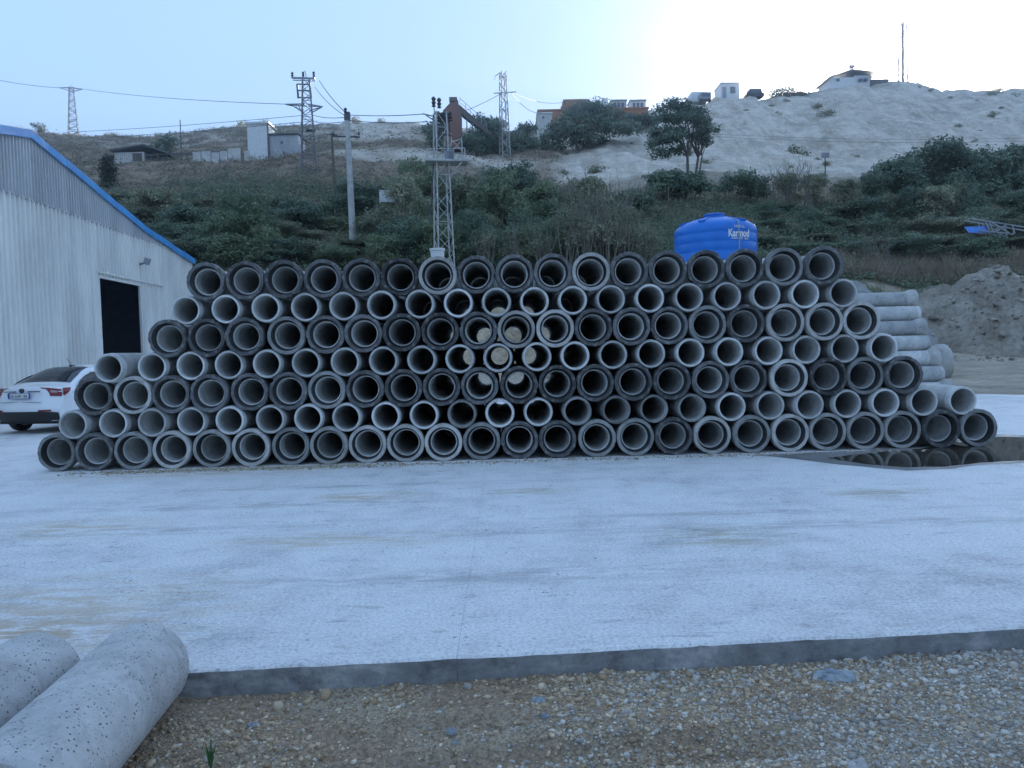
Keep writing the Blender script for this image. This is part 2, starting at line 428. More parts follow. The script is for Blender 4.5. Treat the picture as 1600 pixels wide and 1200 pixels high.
def hill_mat():
    m, t, b = newmat('hillside_soil')
    co = objco(t)
    at_ = N(t, 'ShaderNodeAttribute', attribute_name='cover')
    sp = N(t, 'ShaderNodeSeparateColor'); t.links.new(at_.outputs['Color'], sp.inputs[0])
    n1 = noise(t, .5, 8, .66, co, .6); n2 = noise(t, 2.6, 7, .7, co)
    scrub = ramp(t, math_(t, 'ADD', math_(t, 'MULTIPLY', n1, .5), math_(t, 'MULTIPLY', n2, .5)),
                 [(.36, (.12, .092, .062)), (.5, (.27, .21, .15)), (.64, (.46, .37, .28))])
    lay = noise(t, 1.0, 6, .65, objco(t, (.25, .25, 1.6)))
    ero = noise(t, 1.0, 7, .7, objco(t, (.55, .12, .12), (0, 0, .2)), .8)
    palec = ramp(t, math_(t, 'ADD', math_(t, 'ADD', math_(t, 'MULTIPLY', n1, .22), math_(t, 'MULTIPLY', n2, .28)), math_(t, 'ADD', math_(t, 'MULTIPLY', lay, .15), math_(t, 'MULTIPLY', ero, .35))),
                 [(.38, (.30, .25, .19)), (.46, (.56, .49, .395)), (.52, (.72, .645, .54)), (.60, (.84, .77, .66))])
    greenc = ramp(t, n2, [(.35, (.06, .065, .034)), (.65, (.16, .16, .09))])
    sandc = ramp(t, math_(t, 'ADD', math_(t, 'MULTIPLY', n1, .5), math_(t, 'MULTIPLY', n2, .5)),
                 [(.36, (.33, .27, .20)), (.62, (.68, .58, .46))])
    pb_ = math_(t, 'MULTIPLY', ramp(t, noise(t, .22, 8, .72, co, .5), [(.5, g(0)), (.62, g(1))]), .55)
    palec = mixc(t, pb_, palec, (.34, .31, .26))
    c = mixc(t, sp.outputs[0], scrub, palec)
    c = mixc(t, sp.outputs[1], c, greenc)
    c = mixc(t, sp.outputs[2], c, sandc)
    t.links.new(c, b.inputs['Base Color']); b.inputs['Roughness'].default_value = .95
    b.inputs['Specular IOR Level'].default_value = .15
    bump(t, b, noise(t, 2.2, 9, .75, co), .9, .3)
    return m
me = np_mesh('hillside', V, Fq, hill_mat(), smooth=True)
ca = me.color_attributes.new('cover', 'FLOAT_COLOR', 'POINT')
ca.data.foreach_set('color', np.stack([pa, gr, sa, np.ones_like(pa)], -1).astype(np.float32).ravel())
hill = tag(link('hillside', me), 'hillside with dark scrub below and pale quarry spoil above', kind='structure')

gm = simple('bare_earth', (.3, .27, .22), (.18, .16, .13), .6, .95, bs=.4)
gb = MB().box((0, 0, -.6), (520, 520, .7)).build('ground', gm)
tag(gb, 'bare earth ground around the yard', kind='structure')

# ------------------------------------------------------------------ concrete yard slab
A = onz(300, 1048, 0); B = onz(1600, 980, 0)
def edge_y(x): return A.y + (B.y - A.y) * (x - A.x) / (B.x - A.x)
def slab_mat():
    m, t, b = newmat('yard_concrete')
    co = objco(t)
    big = noise(t, .35, 6, .6, co, .5); mid = noise(t, 2.2, 7, .66, co, .3); fine = noise(t, 26, 9, .85, co)
    trk = noise(t, 1.0, 8, .7, objco(t, (.45, 2.6, 1), (0, 0, .12)), .8)
    f = math_(t, 'ADD', math_(t, 'ADD', math_(t, 'MULTIPLY', big, .24), math_(t, 'MULTIPLY', mid, .26)),
              math_(t, 'ADD', math_(t, 'MULTIPLY', trk, .1), math_(t, 'MULTIPLY', fine, .4)))
    c = ramp(t, f, [(.37, (.36, .35, .355)), (.44, (.62, .61, .605)), (.50, (.80, .79, .77)), (.60, (.88, .875, .85))])
    # scuffs and dark crumbs
    sc1 = noise(t, 5, 8, .75, objco(t, (.5, 1.3, 1)), .5)
    c = mixc(t, math_(t, 'MULTIPLY', ramp(t, sc1, [(.58, g(0)), (.68, g(1))]), .5), c, (.2, .2, .205))
    vo = N(t, 'ShaderNodeTexVoronoi'); vo.inputs['Scale'].default_value = 14; t.links.new(co, vo.inputs['Vector'])
    spk = math_(t, 'MULTIPLY', ramp(t, vo.outputs['Distance'], [(.10, g(1)), (.2, g(0))]), ramp(t, noise(t, 1.6, 5, .6, co), [(.5, g(0)), (.66, g(.8))]))
    c = mixc(t, spk, c, (.12, .12, .12))
    grain = noise(t, 48, 6, .8, co)
    c = mixc(t, 1.0, c, ramp(t, grain, [(.36, g(.62)), (.5, g(1.0)), (.62, g(1.12))]), 'MULTIPLY')
    scr = noise(t, 3.0, 8, .8, objco(t, (.28, 4.2, 1), (0, 0, .08)), .4)
    c = mixc(t, math_(t, 'MULTIPLY', ramp(t, scr, [(.60, g(0)), (.65, g(1))]), .3), c, (.16, .16, .17))
    # sandy stains with a shape of their own
    def stain(x, y, rx, ry, col, amt, c):
        mp = N(t, 'ShaderNodeMapping'); t.links.new(co, mp.inputs[0])
        mp.inputs['Location'].default_value = (-x / rx, -y / ry, 0); mp.inputs['Scale'].default_value = (1 / rx, 1 / ry, 0)
        ln = N(t, 'ShaderNodeVectorMath', operation='LENGTH'); t.links.new(mp.outputs[0], ln.inputs[0])
        fall = ramp(t, ln.outputs['Value'], [(.25, g(1)), (1, g(0))])
        brk = ramp(t, noise(t, 3.5, 7, .7, objco(t, (.5, 2.2, 1), (0, 0, .25)), .6), [(.44, g(0)), (.56, g(1))])
        return mixc(t, math_(t, 'MULTIPLY', math_(t, 'MULTIPLY', fall, brk), amt), c, col)
    sand = (.55, .41, .23)
    p = onz(100, 950, 0); c = stain(p.x, p.y, 1.5, 1.0, sand, .5, c)
    p = onz(20, 1000, 0); c = stain(p.x, p.y, .9, .5, (.42, .28, .14), .6, c)
    p = onz(580, 775, 0); c = stain(p.x, p.y, .75, .35, sand, .8, c)
    p = onz(520, 845, 0); c = stain(p.x, p.y, 1.3, .4, sand, .5, c)
    p = onz(130, 825, 0); c = stain(p.x, p.y, 1.0, .6, sand, .55, c)
    p = onz(830, 768, 0); c = stain(p.x, p.y, .7, .3, (.34, .28, .14), .6, c)
    p = onz(1120, 840, 0); c = stain(p.x, p.y, .7, .5, (.34, .28, .14), .5, c)
    p = onz(1380, 770, 0); c = stain(p.x, p.y, .8, .3, (.34, .29, .17), .6, c)
    p = onz(300, 740, 0); c = stain(p.x, p.y, 2.6, .5, sand, .5, c)
    for tx_, ty_, a_, b_ in ((1320, 818, 3.6, .22), (1200, 800, 2.6, .16), (380, 790, 3.0, .25), (250, 830, 2.2, .2), (760, 900, 2.4, .3), (520, 760, 3.5, .2)):
        p = onz(tx_, ty_, 0); c = stain(p.x, p.y, a_, b_, (.30, .30, .30), .5, c)
    # the cut edge of the slab: darker, blotched concrete
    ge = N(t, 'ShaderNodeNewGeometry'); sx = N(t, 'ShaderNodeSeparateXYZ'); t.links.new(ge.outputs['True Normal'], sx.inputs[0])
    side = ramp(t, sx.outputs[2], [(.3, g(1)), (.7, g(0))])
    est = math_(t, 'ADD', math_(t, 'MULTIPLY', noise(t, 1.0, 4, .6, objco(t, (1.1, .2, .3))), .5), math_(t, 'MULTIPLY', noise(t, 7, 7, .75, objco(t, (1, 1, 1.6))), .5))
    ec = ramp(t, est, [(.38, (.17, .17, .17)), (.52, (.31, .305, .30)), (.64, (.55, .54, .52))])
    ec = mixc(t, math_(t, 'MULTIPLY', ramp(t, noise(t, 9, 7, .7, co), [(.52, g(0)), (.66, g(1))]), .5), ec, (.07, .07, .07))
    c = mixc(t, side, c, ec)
    t.links.new(c, b.inputs['Base Color'])
    t.links.new(ramp(t, mid, [(.3, g(.55)), (.7, g(.8))]), b.inputs['Roughness'])
    b.inputs['Specular IOR Level'].default_value = .35
    bump(t, b, math_(t, 'ADD', math_(t, 'MULTIPLY', fine, 1.6), math_(t, 'MULTIPLY', mid, 1.5)), .8, .012)
    return m
M['slab'] = slab_mat()
slab = tag(empty('concrete_yard', (0, 0, 0)), 'pale bluish concrete yard slab with scuffs and sandy stains', kind='structure')
MB().add([(-41, edge_y(-41) + .6, -.006), (16, edge_y(16) + .6, -.006), (16, 20, -.006), (6, 34, -.006), (-41, 34, -.006)], [(0, 1, 2, 3, 4)]).build('joint_filler', M['slab'], slab)
xs_ = [-42, -30, -20, -14.6, -11, -7.3, -3.85, -.285, 2.92, 6.2, 9.6, 13.2, 17]
ys_ = [None, 6.55, 12.9, 19.5, 27, 37.2]
def far_cut(x, y):                            # outline of the far right corner
    lim = np.interp(x, [6.2, 9.6, 13.2, 17], [37.2, 31, 25.2, 20.6])
    return min(y, lim)
NOISE_E = lambda x: float((fbm(x * 6, 3.1, 5, 4) - .5) * .03 + max(0, fbm(x * 9, 7.3, 6, 3) - .62) * .16)
for i in range(len(xs_) - 1):
    xa, xb = xs_[i] + .0008, xs_[i + 1] - .0008
    for j in range(len(ys_) - 1):
        if j == 0:
            n = max(2, int((xb - xa) / .05)) if -5 < xa < 6 else 3
            px_ = np.linspace(xa, xb, n)
            front = [(x, edge_y(x) + NOISE_E(x)) for x in px_]
            ya2 = ys_[1] - .0008
            if ya2 < edge_y(xa) + .2: continue
        else:
            front = [(xa, ys_[j] + .0008), (xb, ys_[j] + .0008)]
        yb_a, yb_b = far_cut(xa, ys_[j + 1] - .0008), far_cut(xb, ys_[j + 1] - .0008)
        if yb_a < front[0][1] + .3 and yb_b < front[-1][1] + .3: continue
        yb_a = max(yb_a, front[0][1] + .02); yb_b = max(yb_b, front[-1][1] + .02)
        poly = front + [(xb, yb_b), (xa, yb_a)]
        mb = MB()
        n = len(poly)
        ch = .006
        top = [(x, y, 0.0) for x, y in poly]
        if j == 0:
            for q in range(len(front)): top[q] = (front[q][0], front[q][1] + .012 + abs(NOISE_E(front[q][0] + 9)) * .7, 0.0)
        low = [(x, y, -.012 if j == 0 and q < len(front) else 0.0) for q, (x, y) in enumerate(poly)]
        bot = [(x, y, -.16) for x, y in poly]
        vs = top + low + bot
        fs = [tuple(range(n))]
        for q in range(n):
            q2 = (q + 1) % n
            fs.append((n + q, n + q2, q2, q)); fs.append((2 * n + q, 2 * n + q2, n + q2, n + q))
        mb.add(vs, fs).build('slab_panel', M['slab'], slab)

# ------------------------------------------------------------------ puddle
def sheet(name, pts, z, mat, label, wob=.05, seed=0):
    P = []
    for k in range(len(pts)):
        a = Vector(pts[k]); b2 = Vector(pts[(k + 1) % len(pts)])
        m_ = max(2, int((b2 - a).length / .12))
        for q in range(m_):
            p = a.lerp(b2, q / m_)
            P.append((p.x + (float(fbm(p.x * 3, p.y * 3, seed, 4)) - .5) * wob * 2, p.y + (float(fbm(p.x * 3, p.y * 3, seed + 5, 4)) - .5) * wob * 2, z))
    o = MB().add(P, [tuple(range(len(P)))]).build(name, mat)
    return tag(o, label, kind='structure')
mw, t, b = newmat('muddy_water')
t.links.new(ramp(t, noise(t, 1.2, 5, .6, objco(t)), [(.35, (.035, .031, .025)), (.65, (.075, .066, .05))]), b.inputs['Base Color'])
b.inputs['Roughness'].default_value = .03; b.inputs['IOR'].default_value = 1.33
bump(t, b, noise(t, 4, 2, .5, objco(t)), .02, .01)
md = simple('wet_concrete', (.34, .33, .32), (.15, .15, .145), 1.6, .45, bs=.2)
pud = [(1290, 716), (1345, 725), (1420, 731), (1475, 729), (1530, 723), (1605, 720), (1800, 715), (1800, 690), (1600, 684), (1560, 683), (1500, 692), (1440, 702), (1350, 709)]
pp = [onz(x, y, 0) for x, y in pud]
sheet('puddle', [(p.x, p.y) for p in pp], .008, mw, 'shallow muddy puddle under the right end of the stack', .05, 3)
cx = sum(p.x for p in pp) / len(pp); cy = sum(p.y for p in pp) / len(pp)
wet = [(1230, 716), (1310, 726), (1420, 735.5), (1480, 733), (1540, 726), (1605, 723), (1800, 720), (1800, 680), (1600, 680), (1555, 679), (1440, 695), (1350, 704), (1180, 711)]
sheet('wet_patch', [(onz(x, y, 0).x, onz(x, y, 0).y) for x, y in wet], .004, md, 'damp dark concrete around the puddle', .06, 8)

# ------------------------------------------------------------------ gravel in the foreground
def gravel_z(x, y):
    z = -.125 + (fbm(x * 1.3, y * 2.2, 61, 4) - .5) * .075 + (fbm(x * 7, y * 7, 62, 3) - .5) * .02
    # wheel ruts at the bottom of the picture
    for k, (rx, ry, wd) in enumerate(((.15, 3.17, .13), (.62, 3.12, .12), (-.45, 3.30, .12), (-.9, 3.1, .12))):
        z = z + (.045 * np.exp(-((y - ry - .16 - .12 * (x - rx)) / .05) ** 2) - .05 * np.exp(-((y - ry - .12 * (x - rx)) / .06) ** 2)) * np.exp(-((x - rx) / .6) ** 4)
        z = z - 0 * np.exp(-((y - ry - .12 * (x - rx)) / .06) ** 2 - ((x - rx) / .5) ** 2)
    return z - .02 * np.clip((edge_y(np.asarray(x, float)) - y) / .8, 0, 1)
gx = np.linspace(-7, 8, 420); gy = np.concatenate([np.linspace(-6, 1.8, 40), np.linspace(1.8, 5.2, 170)[1:]])
GX, GY = np.meshgrid(gx, gy)
GZ = gravel_z(GX, GY)
GZ = np.where(GY > edge_y(GX) + .15, -.17, GZ)
gi = np.arange(GX.size).reshape(GX.shape)
gF = np.stack([gi[:-1, :-1], gi[:-1, 1:], gi[1:, 1:], gi[1:, :-1]], -1).reshape(-1, 4)
def gravelmat():
    m, t, b = newmat('gravel_soil')
    co = objco(t)
    vo = N(t, 'ShaderNodeTexVoronoi'); vo.inputs['Scale'].default_value = 95; t.links.new(co, vo.inputs['Vector'])
    n1 = noise(t, 1.4, 6, .65, co)
    soil = ramp(t, noise(t, 30, 6, .7, co), [(.35, (.13, .085, .05)), (.65, (.40, .29, .185))])
    st = ramp(t, vo.outputs['Color'], [(.2, (.18, .14, .095)), (.8, (.5, .42, .31))])
    c = mixc(t, ramp(t, n1, [(.42, g(.15)), (.58, g(.7))]), soil, st)
    t.links.new(c, b.inputs['Base Color']); b.inputs['Roughness'].default_value = .95
    bump(t, b, math_(t, 'ADD', vo.outputs['Distance'], noise(t, 120, 4, .6, co)), .8, .01)
    return m
tag(link('gravel_ground', np_mesh('gravel_ground', np.stack([GX, GY, GZ], -1).reshape(-1, 3), gF, gravelmat(), smooth=True)),
    'brown gravelly ground in front of the slab edge', kind='structure')

_t = (1 + 5 ** .5) / 2
ICO_V = np.array([(-1, _t, 0), (1, _t, 0), (-1, -_t, 0), (1, -_t, 0), (0, -1, _t), (0, 1, _t), (0, -1, -_t), (0, 1, -_t), (_t, 0, -1), (_t, 0, 1), (-_t, 0, -1), (-_t, 0, 1)]) / math.sqrt(1 + _t * _t)
ICO_F = np.array([(0, 11, 5), (0, 5, 1), (0, 1, 7), (0, 7, 10), (0, 10, 11), (1, 5, 9), (5, 11, 4), (11, 10, 2), (10, 7, 6), (7, 1, 8), (3, 9, 4), (3, 4, 2), (3, 2, 6), (3, 6, 8), (3, 8, 9), (4, 9, 5), (2, 4, 11), (6, 2, 10), (8, 6, 7), (9, 8, 1)])
def stones(P, rad, flat=.62):
    n = len(P)
    v = ICO_V[None] * (1 + NR.uniform(-.38, .3, (n, 12, 1)))
    s = np.stack([NR.uniform(.75, 1.35, n), NR.uniform(.65, 1.1, n), NR.uniform(.45, .85, n) * flat / .62], -1)
    v = v * s[:, None] * np.asarray(rad)[:, None, None]
    a = NR.uniform(0, 6.283, n); ca_, sa_ = np.cos(a)[:, None], np.sin(a)[:, None]
    b_ = NR.normal(0, .35, n); cb, sb = np.cos(b_)[:, None], np.sin(b_)[:, None]
    x, y, z = v[..., 0], v[..., 1], v[..., 2]
    y, z = y * cb - z * sb, y * sb + z * cb
    x, y = x * ca_ - y * sa_, x * sa_ + y * ca_
    V = np.stack([x, y, z], -1) + np.asarray(P)[:, None]
    Fc = (ICO_F[None] + (np.arange(n) * 12)[:, None, None]).reshape(-1, 3)
    return V.reshape(-1, 3), Fc
def stonemat(name, stops):
    m, t, b = newmat(name)
    a = N(t, 'ShaderNodeAttribute', attribute_name='tint')
    c = ramp(t, a.outputs['Fac'], stops)
    c = mixc(t, 1.0, c, ramp(t, noise(t, 130, 4, .6, objco(t)), [(.3, g(.65)), (.7, g(1.1))]), 'MULTIPLY')
    t.links.new(c, b.inputs['Base Color']); b.inputs['Roughness'].default_value = .9; b.inputs['Specular IOR Level'].default_value = .3
    return m
M['stones'] = stonemat('gravel_stones', [(0, (.17, .105, .06)), (.14, (.33, .23, .135)), (.28, (.50, .375, .24)), (.38, (.64, .52, .37)), (.46, (.84, .75, .6)), (.52, (.14, .125, .11)), (.66, (.33, .30, .26)), (.82, (.52, .48, .42)), (.94, (.70, .66, .58)), (1, (.88, .85, .78))])
n = 68000
X = NR.uniform(-2.9, 4.2, n); Y = NR.uniform(2.4, 4.6, n)
dens = fbm(X * 1.6, Y * 1.6, 91, 4) * .8 + np.clip((X - .2) / 2.5, -.2, .35)
keep = (Y < edge_y(X) - .006) & (NR.random(n) < np.clip((dens - .16) / .18, .2, 1))
X, Y = X[keep], Y[keep]; n = len(X)
rad = np.exp(NR.normal(math.log(.0066), .44, n)); rad = np.clip(rad, .003, .019)
near = np.exp(-(edge_y(X) - Y) / .25)
rad *= 1 + .5 * near * (NR.random(n) < .5)
bigm = NR.random(n) < .012; rad[bigm] *= 1.7
V, Fc = stones(np.stack([X, Y, gravel_z(X, Y) + rad * .08], -1), rad)
grey = NR.random(n) < np.clip(.32 + .22 * (X - .2) + 1.6 * (fbm(X * 1.2, Y * 1.6, 95, 4) - .5), .08, .9)
tn = np.clip(NR.beta(2.0, 2.0, n) * .8 + .2 * (fbm(X * 2, Y * 2, 92, 3)), 0, 1) * .49 + .505 * grey
tag(link('gravel', np_mesh('gravel', V, Fc, M['stones'], np.repeat(tn, 20))), 'loose angular gravel stones below the slab edge', kind='stuff')
# pale grit caught along the foot of the pipe stack
n = 2600
X = np.concatenate([NR.uniform(-6.2, 6.0, n // 2), NR.uniform(-5.6, -1.8, n // 2)]); Y = 10.72 + NR.normal(0, .09, n)
rad = np.exp(NR.normal(math.log(.011), .4, n)); rad = np.clip(rad, .004, .03)
V, Fc = stones(np.stack([X, Y, rad * .35], -1), rad)
M['grit'] = stonemat('sandy_grit', [(0, (.3, .25, .17)), (1, (.6, .54, .42))])
tag(link('grit', np_mesh('grit', V, Fc, M['grit'], NR.random(n).repeat(20))), 'pale sandy grit along the foot of the stack', kind='stuff')

# ------------------------------------------------------------------ concrete pipes
RB, RO, RS, RI, LP = .271, .211, .204, .170, 2.26      # bell, barrel, spigot, bore radii, length
SEG = 40
def socket_mesh(name, face, ragg, seed):
    r_ = random.Random(seed)
    off = [r_.uniform(-.7, .7) - (r_.uniform(.8, 2.4) if r_.random() < .13 else 0) for _ in range(SEG)]
    def rg(j, k):
        if j in (1, 2): return off[k] * ragg
        if j in (3,): return off[(k * 7) % SEG] * ragg * .8
        return 0
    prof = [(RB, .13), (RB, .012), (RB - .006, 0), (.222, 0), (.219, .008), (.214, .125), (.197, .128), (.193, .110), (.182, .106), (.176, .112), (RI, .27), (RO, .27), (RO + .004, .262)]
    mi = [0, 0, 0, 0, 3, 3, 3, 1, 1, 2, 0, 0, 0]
    return MB().lathe(prof, SEG, 'Y', mi, closed=True, ragged=rg).mesh(name, [face, M['shoulder'], M['bore'], M['recess_dark']], True)
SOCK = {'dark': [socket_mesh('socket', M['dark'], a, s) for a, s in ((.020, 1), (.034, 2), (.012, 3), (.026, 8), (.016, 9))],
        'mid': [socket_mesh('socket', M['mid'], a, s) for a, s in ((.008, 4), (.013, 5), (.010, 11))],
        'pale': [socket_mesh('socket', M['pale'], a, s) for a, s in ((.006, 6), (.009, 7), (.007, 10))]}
BARREL = MB().lathe([(RO, .27), (RO, LP - .1), (RI, LP - .1), (RI, .27)], SEG, 'Y', [0, 0, 1, 0], closed=True).mesh('barrel', [M['barrel'], M['bore']], True)
def spig(name, m): return MB().lathe([(RO, LP - .1), (RO - .003, LP - .092), (RS + .001, LP - .088), (RS, LP - .012), (RS - .008, LP), (RI + .006, LP), (RI, LP - .01), (RI, LP - .1)], SEG, 'Y', [0, 0, 0, 0, 0, 0, 1, 0], closed=True).mesh(name, [m, M['bore']], True)
SPIG = {'pale': spig('spigot', M['spigot']), 'mid': spig('spigot', M['mid'])}
def pipe(x, y, z, front, tone, rz=0.0):
    """a pipe whose near end stands at (x, y, z); front = 'socket' or 'spigot'"""
    e = empty('concrete_pipe', (x, y, z), rz + RNG.uniform(-.005, .005))
    e.rotation_euler.x = RNG.uniform(-.0025, .0025)
    roll = RNG.uniform(0, 6.28)
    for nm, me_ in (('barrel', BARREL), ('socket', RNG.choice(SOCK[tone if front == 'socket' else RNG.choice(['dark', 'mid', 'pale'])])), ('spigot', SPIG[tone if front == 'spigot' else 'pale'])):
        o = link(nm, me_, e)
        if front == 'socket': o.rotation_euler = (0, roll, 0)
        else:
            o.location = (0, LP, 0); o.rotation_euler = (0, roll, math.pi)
    return e
ROWS = [
 [321, 383, 444, 505, 566, 625, 683.5, 743.5, 802.6, 861, 923.6, 983.6, 1044, 1104.5, 1164, 1225, 1285],
 [289, 352, 415.6, 477.4, 537, 598, 655, 715, 776, 833, 895.4, 953.6, 1016, 1078, 1137.5, 1195.4, 1258, 1316.6],
 [261.5, 322, 382, 446.5, 508.6, 569.5, 628.6, 687, 745.6, 804.5, 868.4, 927, 986, 1046.6, 1106.6, 1165.4, 1226.6, 1288, 1346.6],
 [178, 236, 298, 355, 415, 478, 539.5, 599, 659.5, 718, 776.5, 839, 899.6, 958.4, 1016.6, 1079, 1139, 1202, 1261.6, 1322, 1379.4],
 [145, 207, 267, 327, 389, 449.5, 510, 570.4, 631, 689, 748, 811, 871, 930, 990, 1050, 1110.5, 1170.5, 1233, 1294.5, 1354, 1412],
 [115, 175, 238, 298, 359, 422, 483, 541, 603, 662, 721, 781, 841.4, 902, 963.5, 1022.6, 1082, 1143.5, 1205, 1265, 1323, 1384, 1443.5, 1505],
 [85.7, 146.7, 208, 268, 330, 391, 453.4, 514, 573.4, 633.4, 693, 752.5, 812, 871, 933, 993, 1053, 1112.6, 1174, 1235, 1294, 1353.5, 1412, 1469.5, 1528.5]]
PALE = {0: {6: 'pale', 10: 'pale', 15: 'mid'}, 2: {3: 'mid', 9: 'pale', 10: 'pale', 14: 'mid', 16: 'pale', 17: 'pale', 18: 'pale'},
        4: {1: 'pale', 6: 'mid', 18: 'pale', 20: 'mid'},
        6: {3: 'pale', 4: 'pale', 5: 'pale', 6: 'mid', 7: 'pale', 8: 'pale', 9: 'pale', 10: 'pale', 11: 'mid', 14: 'mid', 15: 'mid', 17: 'pale', 18: 'mid', 19: 'pale', 20: 'pale', 21: 'pale', 22: 'pale', 24: 'mid', 0: 'mid', 2: 'mid'},
        5: {10: 'mid', 13: 'mid', 14: 'mid', 15: 'mid', 16: 'mid'}}
DS = 10.95
ORD = ['', 'first', 'second', 'third', 'fourth', 'fifth', 'sixth', 'seventh', 'eighth', 'ninth', 'tenth', 'eleventh', 'twelfth', 'thirteenth']
ROWN = ['top row', 'second row from the top', 'third row from the top', 'middle row of seven', 'third row from the bottom', 'second row from the bottom', 'bottom row']
TONE = {'dark': 'black-rimmed socket', 'mid': 'grey-rimmed socket', 'pale': 'pale-rimmed socket'}
for ri, row in enumerate(ROWS):
    z = RB + (6 - ri) * .3955
    pyc = 600
    xs = []
    for px in row:
        p0 = at(px, 548 - (z - 1.55) / DS * F - (px - 800) * .0262, DS)
        xs.append(p0.x)
    for it in range(60):                      # neighbours touch but do not run into each other
        for k in range(len(xs) - 1):
            gap = xs[k + 1] - xs[k] - (2 * RB + .001)
            if gap < 0: xs[k] += gap / 2; xs[k + 1] -= gap / 2
    sock = ri % 2 == 0
    n = len(xs)
    for k, x in enumerate(xs):
        tone = PALE.get(ri, {}).get(k, 'dark' if sock else 'pale')
        dy = RNG.uniform(-.03, .03)
        if ri == 0 and k in (15, 16): dy -= .05
        if ri == 3 and k == 0: dy -= .12
        e = pipe(x, DS + dy, z, 'socket' if sock else 'spigot', tone)
        look = TONE[tone] if sock else ('stained spigot' if tone == 'mid' else 'plain spigot')
        if k < (n + 1) // 2: pos = ('leftmost' if k == 0 else ORD[k + 1] + ' from the left')
        else: pos = ('rightmost' if k == n - 1 else ORD[n - k] + ' from the right')
        tag(e, f'concrete pipe, {look} end, {pos} in the {ROWN[ri]}', 'pipe', 'concrete pipes in the front tier of the stack')
        e2 = pipe(x + RNG.uniform(-.006, .006), DS + LP + .07 + RNG.uniform(-.01, .01), z, 'socket' if sock else 'spigot', 'mid' if sock else 'pale')
        tag(e2, 'concrete pipe in the rear tier hidden behind the front pipes', 'pipe', 'concrete pipes in the rear tier of the stack')

# a second pile behind the right end, its pipes lying across
for k in range(7):
    for q in range(7 - k):
        d = 19.4 + k * .272 + q * .544
        zc = RB + k * .400
        bell_right = (k % 2 == 0)
        xr = at([1482, 1470, 1462, 1448, 1442, 1434, 1428][k], 530, d).x if q == 0 else at(1450, 530, 19.4).x + RNG.uniform(-.2, .1)
        e = pipe(xr, d, zc, 'socket' if bell_right else 'spigot', 'pale', math.pi / 2)
        lab = f'pale concrete pipe lying across behind the stack, {ROWN[6 - k]} of its pile' if q == 0 else 'concrete pipe lying across, hidden inside the pile at the right'
        tag(e, lab, 'pipe', 'pipes lying across in the pile at the right')
s = 2.58
bp = pipe(at(1474, 565, 27.6).x, 27.6, RB * s, 'socket', 'pale', math.pi / 2)
bp.scale = (s, 1.6, s)
tag(bp, 'large concrete pipe with a wide socket lying behind the right end of the stack', 'pipe')

# the two pitted pipes lying in the near left corner
def near_pipe(A_, B_, R_, label):
    A_, B_ = Vector(A_), Vector(B_); d = B_ - A_; L = d.length
    e = empty('concrete_pipe', A_); e.rotation_euler = d.to_track_quat('Y', 'Z').to_euler()
    r = random.Random(int(R_ * 1000) + int(A_.x * 100))
    n = 72
    off = [[r.uniform(-1, 1) for _ in range(n)] for _ in range(24)]
    ys = [i / 16 for i in range(17)]
    prof = [(R_ - .05, .0), (R_ - .012, 0.0), (R_ - .003, .01)] + [(R_ + .001 * r.uniform(-1, 1), .06 + (L - .14) * y) for y in ys] + [(R_ - .006, L - .045), (R_ - .02, L - .018), (R_ - .042, L - .002), (R_ - .075, L)]
    MB().lathe(prof, n, 'Y', None, ragged=lambda j, k: off[j % 24][k] * .0012).build('barrel', M['near_pipe'], e, True)
    MB().lathe([(R_ - .075, L), (R_ - .078, L - .02), (R_ - .078, .03), (R_ - .05, 0)], n, 'Y').build('bore', M['bore'], e, True)
    tag(e, label, 'pipe', 'pitted pipes lying in the near corner')
    return e
NEAR = [((-1.62, 2.62, .105), (-1.28 - .60, 4.10, .105), 0)]
def lay(px_far, py_far, px_near, py_near, R_, label):
    zc = -.125 + R_
    near_pipe(onz(px_near, py_near, zc), onz(px_far, py_far, zc), R_, label)
lay(231, 1034, -15, 1290, .215, 'whole pitted concrete pipe lying on the gravel at the near left corner')
lay(68, 1050, -240, 1268, .215, 'pitted concrete pipe mostly cut off by the left edge of the photo')

# ------------------------------------------------------------------ steel shed on the left
WX0 = -13.0
def wx(d): return WX0 - .05 * d
RD, RZ, EZ, HALF = 23.5, 8.38, 6.2, 13.6      # ridge distance, ridge and eave heights, half width of the gable
WDIR = Vector((-.05, 1, 0)).normalized()
WN = Vector((WDIR.y, -WDIR.x, 0))               # out of the wall, to the right
shed = empty('steel_shed', (wx(RD), RD, 0))
tag(shed, 'white ribbed steel shed with a blue roof edge and an open doorway', 'shed')
def sheetmat(name, c1, c2, rough=.45):
    m, t, b = newmat(name)
    co = objco(t)
    oi = N(t, 'ShaderNodeObjectInfo')
    n = noise(t, 1.2, 6, .65, objco(t, (1, 1, .25)))
    c = ramp(t, math_(t, 'ADD', n, math_(t, 'MULTIPLY', math_(t, 'SUBTRACT', oi.outputs['Random'], .5), .16)), [(.3, c2), (.62, c1)])
    t.links.new(c, b.inputs['Base Color']); b.inputs['Roughness'].default_value = rough
    return m
M['sheet_white'] = sheetmat('white_ribbed_sheet', (.80, .79, .74), (.62, .61, .57))
M['sheet_grey'] = sheetmat('grey_corrugated_sheet', (.50, .51, .51), (.36, .37, .38))
M['sheet_blue'] = sheetmat('blue_sheet', (.09, .36, .72), (.05, .24, .55), .35)
def roofz(d): return float(np.interp(abs(d - RD), [0, 7.9, HALF, HALF + 5], [RZ, 6.84, EZ - .05, EZ - .65]))
def wp(d, z, out=0.0):                         # wall point relative to the shed origin
    base = Vector((wx(d), d, 0)) - shed.location
    return base + Vector((0, 0, z)) + WN * out
